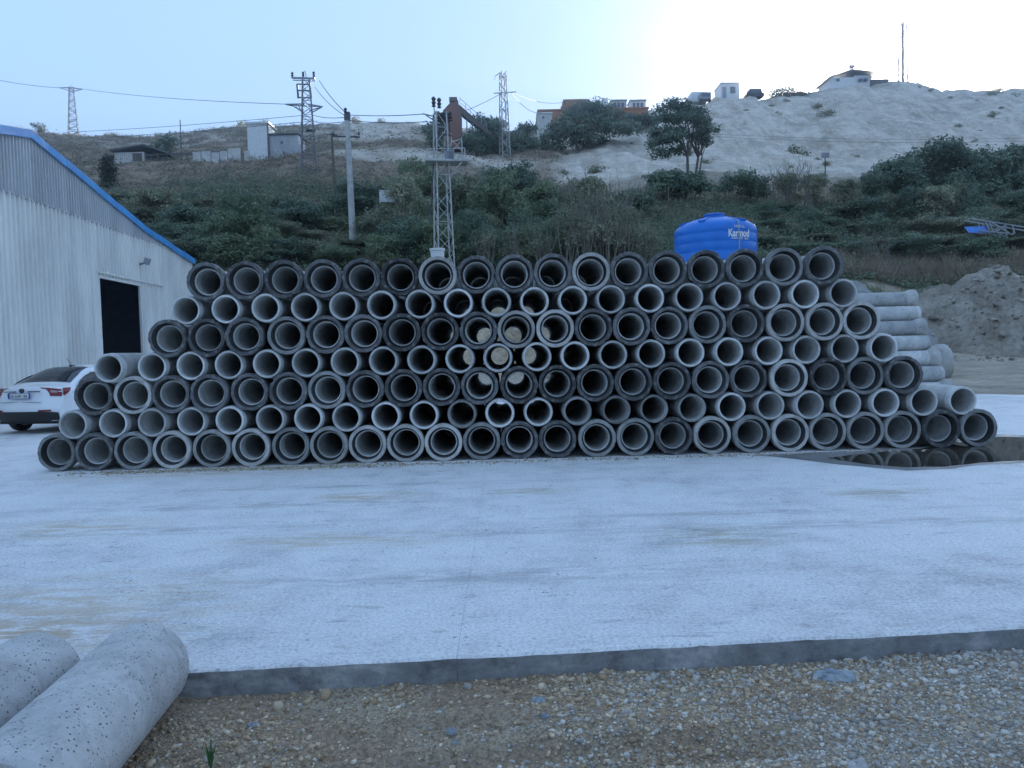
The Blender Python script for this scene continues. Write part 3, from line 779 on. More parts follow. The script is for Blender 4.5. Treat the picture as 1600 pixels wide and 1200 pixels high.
def ribbed(name, d0, d1, zb0, zb1, zt0, zt1, pitch, depth, mat, out=0.0):
    n = max(1, round((d1 - d0) / pitch)); pr = []
    for k in range(n):
        a = d0 + (d1 - d0) * k / n; w_ = (d1 - d0) / n
        pr += [(a, 0), (a + w_ * .5, 0), (a + w_ * .62, depth), (a + w_ * .88, depth)]
    pr.append((d1, 0))
    mb = MB(); L = lambda a, p, q: p + (q - p) * (a - d0) / (d1 - d0)
    vs = []
    for a, o in pr: vs += [wp(a, L(a, zb0, zb1), out + o), wp(a, L(a, zt0, zt1), out + o), wp(a, L(a, zt0, zt1), out - .04), wp(a, L(a, zb0, zb1), out - .04)]
    fs = []
    for k in range(len(pr) - 1):
        p = 4 * k
        for q in range(4): fs.append((p + q, p + 4 + q, p + 4 + (q + 1) % 4, p + (q + 1) % 4))
    m_ = 4 * (len(pr) - 1); fs += [(3, 2, 1, 0), (m_, m_ + 1, m_ + 2, m_ + 3)]
    return mb.add(vs, fs).build(name, mat, shed)
D1, D2, DZ = 27.55, 31.05, 4.57
d = 10.2
while d < RD + HALF - .05:
    e = min(d + 1.0, RD + HALF)
    for lim in (D1, D2):
        if d + .05 < lim < e + .3: e = lim
    zb = DZ if D1 - .01 <= d < D2 - .01 else 0.0
    ribbed('wall_panel', d, e - .05, zb, zb, min(6.5, roofz(d) - .02), min(6.5, roofz(e) - .02), .25, .08, M['sheet_white'])
    d = e
d = RD - HALF + .6
while d < RD + HALF - 1.4:
    e = d + 1.0
    lo = 6.44
    if roofz(d) > lo + .06 and roofz(e) > lo + .06:
        a = RD if d < RD < e else None
        for p, q in (((d, a), (a, e)) if a else ((d, e),)):
            ribbed('gable_panel', p, q - .008, lo, lo, roofz(p) - .03, roofz(q) - .03, .17, .045, M['sheet_grey'], .065)
    d = e
# other walls, floor and roof give the dark inside
mb = MB()
back = Vector((-26, 0, 0))
for dd_ in (RD - HALF, RD + HALF):
    p = wp(dd_, 0, -.08); mb.prism([p, p + back, p + back + Vector((0, 0, EZ)), p + Vector((0, 0, EZ))], WDIR * .06)
p, q = wp(RD - HALF, 0) + back, wp(RD + HALF, 0) + back
mb.prism([p, q, q + Vector((0, 0, EZ)), wp(RD, RZ) + back, p + Vector((0, 0, EZ))], (-.06, 0, 0))
mb.build('rear_wall', M['grey_metal'], shed)
for s in (-1, 1):
    pts_ = [wp(RD + s * q, roofz(RD + s * q) + .12, .13) for q in (0, 7.9, HALF + .02)]
    for p, q in zip(pts_, pts_[1:]):
        MB().prism([p + WN * -.02, p + WN * -.02 + back, q + back + WN * -.02, q + WN * -.02], (0, 0, -.09)).build('roof_sheet', M['sheet_blue'], shed)
        for k in range(4):                     # blue verge trim in overlapping lengths
            a, b_ = p.lerp(q, k / 4), p.lerp(q, (k + 1) / 4)
            o_ = Vector((0, 0, .05 + .012 * (k % 2))) + WN * (.012 * (k % 2))
            MB().prism([a + o_, b_ + o_, b_ + o_ - Vector((0, 0, .25)), a + o_ - Vector((0, 0, .25))], WN * .05).build('roof_trim', M['sheet_blue'], shed)
# door frame, a rail of the door inside and the floodlight
f = MB()
for a in (D1, D2): f.bar(wp(a, 0, .03), wp(a, DZ, .03), .08)
f.bar(wp(D1, DZ, .03), wp(D2, DZ, .03), .08).bar(wp(D1 - .2, DZ + .16, .09), wp(D2 + 2.2, DZ + .16, .09), .07)
f.build('door_frame', M['sheet_white'], shed)
fl = MB().box(wp(31.0, 5.5, .38), (.12, .34, .26), M=Matrix.Rotation(.35, 3, 'Y')).build('floodlight', M['grey_metal'], shed)
MB().bar(wp(31.0, 5.38, .0), wp(31.0, 5.43, .32), .05).build('bracket', M['steel_dark'], fl)
MB().box(wp(30.9, 1.15, .06), (.12, .3, .4)).build('switch_box', M['white'], shed)

# ------------------------------------------------------------------ white saloon car
def car():
    e = empty('parked_car', (0, 0, 0))
    mw_, t, b = newmat('white_car_paint')
    b.inputs['Base Color'].default_value = (.78, .79, .8, 1); b.inputs['Roughness'].default_value = .25
    b.inputs['Coat Weight'].default_value = .6; b.inputs['Coat Roughness'].default_value = .05
    mg, t, b = newmat('car_glass')
    b.inputs['Base Color'].default_value = (.012, .014, .018, 1); b.inputs['Roughness'].default_value = .04
    mr, t, b = newmat('tail_lamp_red')
    b.inputs['Base Color'].default_value = (.20, .008, .012, 1); b.inputs['Roughness'].default_value = .12
    mc, t, b = newmat('tail_lamp_clear')
    b.inputs['Base Color'].default_value = (.35, .3, .3, 1); b.inputs['Roughness'].default_value = .1
    ct = [(0.06, .28), (.0, .42), (-.01, .56), (.03, .68), (.07, .78), (.10, .90), (.12, .99), (.15, 1.025), (.30, 1.05), (.52, 1.075),
          (.66, 1.11), (.90, 1.24), (1.15, 1.36), (1.40, 1.44), (1.75, 1.485), (2.15, 1.495), (2.55, 1.465), (2.85, 1.39), (3.2, 1.22),
          (3.50, 1.06), (3.62, 1.01), (3.95, .95), (4.25, .86), (4.42, .74), (4.47, .6), (4.46, .45), (4.40, .28)]
    def hw(y, z):                              # half width of the body
        lower = .89 - .05 * max(0, (.5 - z) / .3) ** 2
        if z > .95: lower = .875 - (z - .95) * .52
        nose = max(0, (y - 3.2) / 1.3); tail = max(0, (.75 - y) / .75)
        return lower * (1 - .16 * nose ** 2.2 - .085 * tail ** 2.2)
    FR = [0, .2, .4, .6, .75, .86, .94, 1.0]
    def P(j, f):                               # j along the centre curve, f across
        j = min(max(j, 0), len(ct) - 1.0001); i = int(j); s = j - i
        y = ct[i][0] * (1 - s) + ct[i + 1][0] * s; z = ct[i][1] * (1 - s) + ct[i + 1][1] * s
        a = abs(f); sg = 1 if f >= 0 else -1
        x = hw(y, z) * a
        rear = max(0, 1 - max(0, y - .1) / .5); front = max(0, 1 - max(0, 4.35 - y) / .6)
        topd = .055 * a ** 3.2 if z > .95 else .02 * a ** 3
        deck = 1 if z > .6 else 0
        y2 = y + rear * .20 * a ** 2.6 - front * .3 * a ** 2.4
        gl = max(0, 1 - abs(y - 1.0) / .6) * (.10 * a ** 2.5) if 10 <= j <= 13.5 else 0
        return Vector((sg * x, y2 + gl, z - topd * deck))
    NJ = len(ct); mb = MB(); sub = 2
    js = [k / sub for k in range((NJ - 1) * sub + 1)]
    fr = [-f for f in FR[:0:-1]] + FR
    vs = [P(j, f) for j in js for f in fr]; nf = len(fr)
    fs = [(a * nf + k, a * nf + k + 1, (a + 1) * nf + k + 1, (a + 1) * nf + k) for a in range(len(js) - 1) for k in range(nf - 1)]
    mb.add(vs, fs)
    for sg in (-1, 1):                         # sides: from the shoulder curve down to the sill
        rows = 9; g_ = []
        for j in js:
            top = P(j, sg); c = []
            zb = .22
            for r in range(rows + 1):
                z = top.z + (zb - top.z) * r / rows
                arch = 0
                x = min(abs(top.x) + .02 * math.sin(math.pi * r / rows), hw(top.y, z) * (1 if r else abs(top.x) / max(hw(top.y, z), .01)))
                if r: x = max(hw(top.y, z), abs(top.x) if z > .95 else 0) if top.z > 1.0 else max(abs(top.x), min(hw(top.y, z), abs(top.x) + .03))
                c.append((sg * x, top.y, z))
            g_ += c
        mb.add(g_, [(a * (rows + 1) + r, a * (rows + 1) + r + 1, (a + 1) * (rows + 1) + r + 1, (a + 1) * (rows + 1) + r) for a in range(len(js) - 1) for r in range(rows)])
    mb.build('body', mw_, e, True)
    def patch(name, mat, jf, nj=10, nf_=16, out=.006, parent=None):
        vs = []
        for a in range(nj + 1):
            for k in range(nf_ + 1):
                j, f = jf(a / nj, k / nf_)
                p = P(j, f); du = P(j + .05, f) - P(j - .05, f); dv = P(j, min(f + .02, 1)) - P(j, f - .02)
                nrm = dv.cross(du); nrm = nrm.normalized() if nrm.length > 1e-9 else Vector((0, 0, 1))
                vs.append(p + nrm * out)
        return MB().add(vs, [(a * (nf_ + 1) + k, a * (nf_ + 1) + k + 1, (a + 1) * (nf_ + 1) + k + 1, (a + 1) * (nf_ + 1) + k) for a in range(nj) for k in range(nf_)]).build(name, mat, parent or e, True)
    patch('rear_window', mg, lambda a, k: (10.15 + 3.15 * a, (-1 + 2 * k) * (.87 - .03 * a)))
    patch('windscreen', mg, lambda a, k: (16.3 + 2.6 * a, (-1 + 2 * k) * .88))
    # side windows: arch-shaped glass on the flank
    for sg in (-1, 1):
        top = [(.74, 1.03), (.86, 1.13), (1.10, 1.245), (1.34, 1.315), (1.62, 1.34), (2.1, 1.362), (2.5, 1.345), (2.8, 1.27), (3.12, 1.08)]
        vs = []
        for (y, z) in top:
            for q in range(5):
                zz = 1.0 + (z - 1.0) * q / 4
                vs.append((sg * (.875 - (max(zz, .95) - .95) * .52 + .034), y, zz))
        wn = MB().add(vs, [(a * 5 + q, a * 5 + q + 1, a * 5 + q + 6, a * 5 + q + 5) for a in range(len(top) - 1) for q in range(4)]).build('side_window', mg, e, True)
        MB().bar((sg * .888, 1.52, .995), (sg * .69, 1.36, 1.32), .03).bar((sg * .888, 2.25, .995), (sg * .70, 2.2, 1.35), .045).build('window_pillar', M['black'], wn)
        # tail lamp wrapping round the corner
        lp = patch('tail_lamp', mr, lambda a, k, sg=sg: (4.45 + 2.35 * a, sg * ((.76 - .14 * a - (.12 if a > .8 else 0)) * (1 - k) + 1.0 * k)), 6, 10, .012)
        vs = []
        for a, (y0, y1) in enumerate(((.27, .33), (.29, .46), (.31, .54))):
            z = .84 + .08 * a
            for y in (y0, (y0 + y1) / 2, y1): vs.append((sg * (hw(y, z) + .012), y, z))
        MB().add(vs, [(a * 3 + k, a * 3 + k + 1, a * 3 + k + 4, a * 3 + k + 3) for a in range(2) for k in range(2)]).build('lamp_side', mr, lp)
        patch('reversing_lens', mc, lambda a, k, sg=sg: (5.1 + .7 * a, sg * (.76 + .14 * k)), 2, 4, .018, lp)
        patch('reflector', mr, lambda a, k, sg=sg: (1.55 + .25 * a, sg * (.55 + .3 * k)), 2, 6, .016)
        for y in (.86, 3.52):
            wh = MB().lathe([(.19, -.1), (.27, -.105), (.305, -.085), (.315, 0), (.305, .085), (.27, .105), (.19, .1)], 28, 'X', None, (0, 0, 0)).build('tyre', M['black'], None, True)
            wl = empty('wheel', (sg * .77, y, .315)); wl.parent = e; wh.parent = wl
            rm = MB().lathe([(.0, .07), (.05, .075), (.12, .05), (.18, .085), (.2, .09), (.2, -.09), (0, -.06)], 20, 'X')
            if sg < 0: rm = MB().lathe([(.0, -.07), (.05, -.075), (.12, -.05), (.18, -.085), (.2, -.09), (.2, .09), (0, .06)], 20, 'X')
            rm.build('rim', M['steel'], wl, True)
        MB().box((sg * .95, 2.95, 1.02), (.2, .12, .13)).build('door_mirror', mw_, e)
    patch('bumper_insert', M['black'], lambda a, k: (-.0 + 1.55 * a - .25 * abs(2 * k - 1) ** 6, -1 + 2 * k), 6, 24, .012)
    MB().box((0, 2.2, .27), (1.5, 3.9, .12)).build('underbody', M['black'], e)
    # number plate
    pl = MB().box((0, .012, .845), (.54, .02, .13)).build('number_plate_frame', simple('blue_plate_frame', (.03, .09, .32), None, 3, .4), e)
    MB().box((.02, -.002, .845), (.46, .02, .105)).build('number_plate', M['white'], pl)
    txt('06 EHM 184', .1, (.02, -.0145, .805), None, M['black'], pl, 'plate_lettering', .42)
    MB().box((-.245, -.002, .845), (.045, .02, .105)).build('plate_band', simple('plate_blue', (.02, .07, .35), None, 3, .4), pl)
    MB().lathe([(.0, -.03), (.045, -.028), (.05, -.01), (.05, .02)], 18, 'Y', None, (0, .09, .955)).build('badge', M['steel_dark'], e, True)
    for sx in (-.3, .3): MB().box((sx, .092, .935), (.3, .02, .018)).build('boot_trim', M['steel_dark'], e)
    MB().box((0, .045, .70), (1.02, .012, .008)).build('boot_seam', M['steel_dark'], e)
    a_ = MB().box((0, 1.62, 1.475), (.05, .14, .03)).build('aerial', M['black'], e)
    MB().tube((0, 1.60, 1.48), (0, 1.46, 1.66), .008, .005, 6).build('aerial_rod', M['black'], a_)
    return e
def txt(s, size, loc, M3, mat, parent, name, width=None):
    cu = bpy.data.curves.new(name, 'FONT'); cu.body = s; cu.size = size; cu.align_x = 'CENTER'; cu.extrude = .001
    o = bpy.data.objects.new(name, cu); COL.objects.link(o)
    bpy.context.view_layer.update()
    me = bpy.data.meshes.new_from_object(o.evaluated_get(bpy.context.evaluated_depsgraph_get()))
    bpy.data.objects.remove(o)
    me.materials.clear(); me.materials.append(mat)
    xs = [v.co.x for v in me.vertices]; k = (width / (max(xs) - min(xs))) if width else 1
    for v in me.vertices:
        x, y, z = v.co.x * k, v.co.y, v.co.z
        v.co = (loc[0] + x, loc[1] - z, loc[2] + y)
    return link(name, me, parent)
c_ = car()
c_.location = (at(28, 600, 16.9).x, 16.9, 0); c_.rotation_euler = (0, 0, -math.radians(11))
tag(c_, 'white saloon car parked by the shed, seen from behind its left end of the stack', 'car')
c_['label'] = 'white saloon car parked beside the shed behind the left end of the stack'

# ------------------------------------------------------------------ blue water tank on its stand, bucket on the pipes
tx = at(1117.5, 380, 30).x; TR = 62.5 / F * 30
tz0 = 4.15
tk = tag(empty('water_tank', (tx, 30, tz0)), 'big blue plastic water tank with white lettering rising behind the stack', 'water tank')
mt, t, b = newmat('blue_plastic')
t.links.new(ramp(t, noise(t, 2, 4, .5, objco(t)), [(.3, (.001, .13, .50)), (.7, (.002, .18, .62))]), b.inputs['Base Color'])
b.inputs['Roughness'].default_value = .38; b.inputs['Specular IOR Level'].default_value = .5
zt = lambda py: at(1117, py, 30).z - tz0
prof = [(TR * .97, 0), (TR, .06)]
for py in (398, 384, 370):
    z = zt(py); prof += [(TR, z - .09), (TR - .024, z - .02), (TR - .024, z + .0), (TR, z + .06)]
prof += [(TR, zt(364)), (TR * .985, zt(360)), (TR * .94, zt(356)), (TR * .8, zt(350.5)), (TR * .6, zt(346)), (TR * .42, zt(343.2)), (TR * .42, zt(342)), (0, zt(341.8))]
prof = sorted(prof[:-4], key=lambda p: p[1]) + prof[-4:]
MB().lathe(prof, 64, 'Z').build('tank_body', mt, tk, True)
ld = MB().lathe([(TR * .24, zt(343)), (TR * .24, zt(339)), (TR * .255, zt(338.5)), (TR * .255, zt(336)), (TR * .2, zt(335)), (0, zt(334.6))], 32, 'Z', None, (-.05, -.1, 0)).build('lid', mt, tk, True)
for a in (-2.2, -1.0, .4, 2.2, -3.0):          # moulded ribs on the shoulder
    q = Vector((math.cos(a), math.sin(a), 0))
    MB().bar(q * TR * .3 + Vector((0, 0, zt(343.2))), q * TR * .9 + Vector((0, 0, zt(353.5))), .22, .14).build('shoulder_rib', mt, tk)
rp = []
for k in range(9):
    a = -1.28 + .02 * k
    rr = TR + .015; rp.append((rr * math.cos(a - k * .016), rr * math.sin(a - k * .016), zt(356 + 7 * k)))
rp = [(.05, -.2, zt(334)), (TR * .30 * math.cos(-1.2), TR * .34 * math.sin(-1.2), zt(342)), (TR * .8 * math.cos(-1.25), TR * .8 * math.sin(-1.25), zt(350))] + rp
MB().path(rp, .02, 6).build('rope', simple('pale_rope', (.4, .45, .5), None, 20, .8), tk, True)
def tank_text(s, py_top, py_bot, px0, px1, nm):
    cu = bpy.data.curves.new(nm, 'FONT'); cu.body = s; cu.size = 1; cu.extrude = .002
    if nm == 'tank_name': cu.offset = .03
    o = bpy.data.objects.new(nm, cu); COL.objects.link(o); bpy.context.view_layer.update()
    me = bpy.data.meshes.new_from_object(o.evaluated_get(bpy.context.evaluated_depsgraph_get())); bpy.data.objects.remove(o)
    me.materials.clear(); me.materials.append(M['white'])
    xs = [v.co.x for v in me.vertices]; ys = [v.co.y for v in me.vertices]
    x0, x1 = at(px0, 375, 30).x - tx, at(px1, 375, 30).x - tx; z0, z1 = zt(py_bot), zt(py_top)
    for v in me.vertices:
        X = x0 + (v.co.x - min(xs)) / (max(xs) - min(xs)) * (x1 - x0); Z = z0 + (v.co.y - min(ys)) / (max(ys) - min(ys)) * (z1 - z0)
        a = math.asin(X / TR); rr = TR + .006 + v.co.z * 2
        v.co = (rr * math.sin(a), -rr * math.cos(a), Z)
    link(nm, me, tk)
tank_text('1000 Lt.', 361.5, 365.5, 1129.5, 1146.5, 'tank_size')
tank_text('Karmod', 367.5, 379.0, 1120, 1154, 'tank_name')
tank_text('444 05 60', 379.8, 383.0, 1124, 1152, 'tank_number')
st = tag(empty('tank_stand', (tx, 30, 0)), 'steel stand carrying the blue water tank behind the stack', 'stand')
gz0 = -.05
for a in range(8):
    q = Vector((math.cos(a * .785), math.sin(a * .785), 0)) * TR * .85
    MB().tube(q + Vector((0, 0, gz0)), q + Vector((0, 0, tz0 - .14)), .07, n=8).build('leg', M['steel_dark'], st)
MB().lathe([(0, tz0 - .14), (TR * 1.02, tz0 - .14), (TR * 1.02, tz0), (0, tz0)], 32, 'Z').build('platform', M['steel_dark'], st)
mb = MB()
for a in range(8):
    q = Vector((math.cos(a * .785), math.sin(a * .785), 0)) * TR * .85; q2 = Vector((math.cos((a + 1) * .785), math.sin((a + 1) * .785), 0)) * TR * .85
    mb.tube(q + Vector((0, 0, .3)), q2 + Vector((0, 0, tz0 - .3)), .03, n=6)
mb.build('bracing', M['steel_dark'], st)

bx = at(683.5, 395, 11.75).x; bz = RB + 6 * .3955 + RO
bk = tag(empty('white_bucket', (bx, 11.75, bz)), 'white plastic bucket standing on a top row pipe before the mast', 'bucket')
MB().lathe([(0, .0), (.088, 0), (.092, .006), (.106, .262), (.106, .262), (.098, .262), (.085, .02), (0, .02)], 32, 'Z').build('bucket_body', M['white'], bk, True)
MB().lathe([(.106, .235), (.117, .24), (.118, .272), (.108, .274), (.104, .262)], 32, 'Z').build('rim', M['white'], bk, True)
MB().path([(.118 * math.cos(a), .118 * math.sin(a), .24 - .1 * math.sin(a)) for a in [math.pi * k / 12 for k in range(13)]], .003, 5).build('handle', M['steel'], bk)

# ------------------------------------------------------------------ lattice masts, poles, cables
def lattice(mb, z0, z1, w0, w1, n, rl, rb, sides=4, lo=None):
    pts = []
    for k in range(n + 1):
        s = k / n; z = z0 + (z1 - z0) * s; ww = w0 + (w1 - w0) * s
        pts.append([Vector((a * ww / 2, b_ * ww / 2, z)) for a, b_ in ((-1, -1), (1, -1), (1, 1), (-1, 1))])
    for k in range(n):
        for c in range(4):
            c2 = (c + 1) % 4
            if k % 2: mb.bar(pts[k][c], pts[k + 1][c2], rb)
            else: mb.bar(pts[k][c2], pts[k + 1][c], rb)
            if k % 3 == 0: mb.bar(pts[k][c], pts[k][c2], rb)
    return pts
def mast(name, label, px, d, py_top, w0, w1, n, mat, group=None, rl=.09, rb=.045, py_base=None, rz=.4, sink=.4):
    p = gp(px, d); p.z -= sink
    top = at(px, py_top, d)
    e = tag(empty(name, p, rz), label, 'mast', group)
    h = top.z - p.z
    for a, b_ in ((-1, -1), (1, -1), (1, 1), (-1, 1)):
        MB().bar((a * w0 / 2, b_ * w0 / 2, 0), (a * w1 / 2, b_ * w1 / 2, h), rl).build('leg', mat, e)
    mb = MB(); lattice(mb, 0, h, w0, w1, n, rl, rb); mb.build('bracing', mat, e)
    return e, h
def insulator(e, p, h=.35, r=.09, par=None):
    return MB().lathe([(r * .4, 0), (r, .05), (r * .5, .09), (r, h * .45), (r * .5, h * .55), (r, h * .8), (r * .4, h)], 10, 'Z', None, p).build('insulator', M['ceramic'], par or e, True)

# transformer mast in the middle
TD = 42.0
e, h = mast('transformer_mast', 'galvanised lattice mast carrying a transformer platform behind the stack', 691, TD, 176, .98, .56, 13, M['steel_pale'], rl=.06, rb=.03, rz=.35)
b0 = e.location
zz = lambda py: at(690, py, TD).z - b0.z
xx = lambda px: at(px, 240, TD).x - b0.x
Rz = Matrix.Rotation(-.35, 3, 'Z')
def L(px, py, y=0): return Rz @ Vector((xx(px), y, zz(py)))
MB().box(L(697, 254), (2.3, 1.2, .1), rz=-.2).build('platform', M['steel_pale'], e)
rl_ = MB()
for a in (-1, 1):
    for b_ in (-1, 1): rl_.bar(L(697 + a * 30, 254, b_ * .5), L(697 + a * 30, 236, b_ * .5), .04)
    rl_.bar(L(667, 236, a * .5), L(727, 236, a * .5), .04)
rl_.bar(L(727, 236, -.5), L(727, 236, .5), .04); rl_.build('railing', M['steel_pale'], e)
tf = MB().box(L(702, 245), (.42, .5, .62)).build('transformer', M['grey_metal'], e)
for k in range(3): insulator(e, L(697 + 5 * k, 237), .3, .07, tf)
fin = MB()
for k in range(6): fin.box(L(695.5 + 2.6 * k, 246, -.29), (.03, .1, .5))
fin.build('cooling_fin', M['grey_metal'], tf)
MB().bar(L(696, 282), L(722, 257, .4), .06).bar(L(696, 282), L(722, 257, -.4), .06).build('platform_strut', M['steel_pale'], e)
MB().bar(L(690, 207, .3), L(706, 209, .3), .07).bar(L(682, 207), L(707, 213), .08).bar(L(686, 188), L(704, 192), .07).build('cross_arm', M['steel_dark'], e)
for k in range(4): MB().tube(L(689 + 5 * k, 206), L(689 + 5 * k, 192), .05, .04, 8).build('fuse_holder', M['ceramic'], e)
for k in range(5): insulator(e, L(687 + 4.6 * k, 190 + (k % 2) * 2), .55, .11)
for (a, b_) in (((681, 182), (662, 177)), ((683, 190), (668, 180)), ((680, 172), (686, 186))): MB().bar(L(*a), L(*b_), .05).build('arm', M['steel_dark'], e)
for px, py in ((680, 167), (688.5, 169)): insulator(e, L(px, py), .55, .13)
MB().bar(L(680, 160), L(682, 214), .06).build('top_post', M['steel_pale'], e)
MB().path([L(677, 255), L(674, 290), L(672, 318), L(668, 350)], .03, 5).build('earth_cable', M['cable'], e)
MB().bar(L(672, 318), L(680, 320), .04).build('cable_clamp', M['steel'], e)
MB().bar(L(706, 209), L(706, 236), .05).bar(L(722, 215), L(723, 255), .05).bar(L(706, 222), L(722, 218), .05).bar(L(707, 236), L(722, 220), .04).bar(L(722, 236), L(707, 220), .04).build('side_frame', M['steel_pale'], e)
MAST_TOP = b0 + Vector((0, 0, h))

# big pylon on the left
PD = 75.0
e, h = mast('power_pylon', 'dark lattice power pylon with two cross arms on the scrub hillside', 484.5, PD, 124, 1.5, .62, 15, M['steel_mid'], rl=.09, rb=.05, rz=.2)
b0 = e.location; zz = lambda py: at(482, py, PD).z - b0.z; xx = lambda px: at(px, 165, PD).x - b0.x; Rz = Matrix.Rotation(-.2, 3, 'Z')
# the pylon leans with the perspective of the lens only; arms at their real heights
def L2(px, py, y=0): return Rz @ Vector((at(px, py, PD).x - at(484.5, py, PD).x + 0.0, y, zz(py)))
arm = MB()
for y in (-.3, .3):
    arm.bar(L2(463, 121, y * .4), L2(499, 123, y * .4), .1).bar(L2(463, 123, y), L2(499, 125, y), .07)
arm.build('top_arm', M['steel'], e)
ar2 = MB()
for y in (-.35, .35):
    ar2.bar(L2(451, 162, 0), L2(483, 164, y), .09).bar(L2(463, 165, 0), L2(479, 175, y), .08).bar(L2(509, 167, 0), L2(485, 164, y), .09).bar(L2(509, 167, 0), L2(489, 175, y), .08).bar(L2(452, 162.5, 0), L2(463, 165, 0), .08)
    for k in range(3): ar2.bar(L2(466 + 5 * k, 163.5, y * .6), L2(470 + 4 * k, 169 + 1.6 * k, y * .6), .05)
ar2.build('cross_arm', M['steel'], e)
fm = MB()
for x0, x1 in ((470.5, 471.5), (490, 491.5)): fm.bar(L2(x0, 131), L2(x1, 153), .16)
for py in (131, 141, 152): fm.bar(L2(471, py), L2(491, py + 1), .1)
fm.build('switch_frame', M['steel_dark'], e)
for px in (463.5, 480.5, 497): insulator(e, L2(px, 121), .55, .14)
MB().path([L2(481 + 4.2 * k / 8, 122 - 11.5 * math.sin(math.pi * k / 8)) for k in range(9)], .03, 5).build('jumper_loop', M['cable'], e)
MB().box(L2(489, 204), (.9, .5, .12)).build('lower_bracket', M['steel_dark'], e)
PYL = b0 + Vector((0, 0, h))

e, h = mast('power_pylon', 'thin T-shaped lattice pylon on the far left skyline', 119.5, 124, 136, 1.5, .55, 16, M['steel'], rl=.1, rb=.06)
ar = MB()
for y in (-.25, .25):
    ar.bar((0, y, h - .1), (-1.9, 0, h - .05), .08).bar((0, y, h - .7), (-1.9, 0, h - .05), .06).bar((0, y, h - .1), (1.8, 0, h - .35), .08).bar((0, y, h - .7), (1.8, 0, h - .35), .06)
o = ar.build('cross_arm', M['steel'], e); o.rotation_euler = (0, 0, -.4)
MB().bar((0, 0, h - .2), (0, 0, h + .35), .07).build('top_spike', M['steel'], e)
LEFT_TOP = e.location + Vector((0, 0, h))
e, h = mast('power_pylon', 'pale slender lattice mast left of the orange building', 790.5, 97, 112, 1.05, .62, 16, M['steel_pale'], rl=.09, rb=.055)
ar = MB().bar((-.3, 0, h - .1), (-.95, 0, h - .5), .08).bar((-.95, 0, h - .5), (-1.0, 0, h - .95), .07).bar((-1.2, 0, h - 2.6), (1.6, 0, h - 2.5), .1)
o = ar.build('cross_arm', M['steel_pale'], e); o.rotation_euler = (0, 0, -.4)
MID_TOP = e.location + Vector((0, 0, h - 2.5))
e, h = mast('power_pylon', 'pale lattice mast in front of the big dark tree', 948, 104, 153, .9, .45, 10, M['white'], rl=.11, rb=.07)
MB().bar((-.8, 0, h - .1), (.8, 0, h - .1), .08).build('cross_arm', M['steel_pale'], e)
e, h = mast('power_pylon', 'lattice mast on the skyline of the quarry hill beneath the sun glow', 1411.5, 147, 36, 1.15, .9, 22, M['steel'], rl=.24, rb=.1)
o = MB().bar((-.9, 0, h - .35), (.95, 0, h + .55), .14).bar((-.7, 0, h - .4), (.9, 0, h + .1), .1).build('top_arm', M['steel'], e); o.rotation_euler = (0, 0, -.4)
for s, z in ((-.62, h - 2.8), (.72, h - 5.0)): MB().box((s, 0, z), (.4, .4, .4)).build('antenna_box', M['steel_dark'], e)
QTOP = e.location + Vector((0, 0, h))
# concrete pole with a glass of insulators on top
pb = gp(549, 49.5); pt = at(535.5, 186, 49.5)
e = tag(empty('utility_pole', pb), 'pale concrete utility pole with cross arms standing in the bushes', 'pole')
hv = pt - pb
MB().tube((0, 0, -.5), (hv.x * .25, 0, hv.z), .24, .15, 14).build('shaft', M['pole'], e, True)
tp = Vector((hv.x * .25, 0, hv.z))
for k in range(3): insulator(e, tp + Vector((-.1 + .1 * k, 0, .0 + .25 * (k == 0))), .45, .12)
MB().box(tp + Vector((0, 0, .1)), (.35, .3, .4)).build('pole_head', M['steel_dark'], e)
MB().bar(tp + Vector((-.95, 0, -1.05)), tp + Vector((.75, 0, -1.15)), .09).build('cross_arm', M['steel_dark'], e)
for s in (-.9, .7): insulator(e, tp + Vector((s, 0, -1.05)), .22, .07)
POLE_TOP = pb + tp
pb2 = gp(524, 58); h2 = at(520, 208, 58).z - pb2.z
e = tag(empty('wooden_pole', pb2), 'thin dark wooden pole just left of the concrete pole', 'pole')
MB().tube((0, 0, -.3), (-.12, 0, h2), .11, .08, 8).build('shaft', M['wood'], e, True)
MB().bar((-.5, 0, h2 - .1), (.3, 0, h2 - .12), .07).build('cross_arm', M['wood'], e)
for px, d_, pyt, lab in ((286, 82, 188, 'thin bare pole standing by the low white wall'), (1044, 60, 292, 'weathered post leaning among the bushes left of the tank'), (1342, 150, 86, None)):
    if lab:
        p = gp(px, d_)
        e = tag(empty('wooden_pole', p), lab, 'pole')
        hh = at(px, pyt, d_).z - p.z
        MB().tube((0, 0, -.4), (.02, 0, hh), .07, .05, 8).build('shaft', M['wood'], e)
        MB().tube((.02, 0, hh), (.02, 0, hh + .05), .06, .03, 8).build('cap', M['steel_dark'], e)

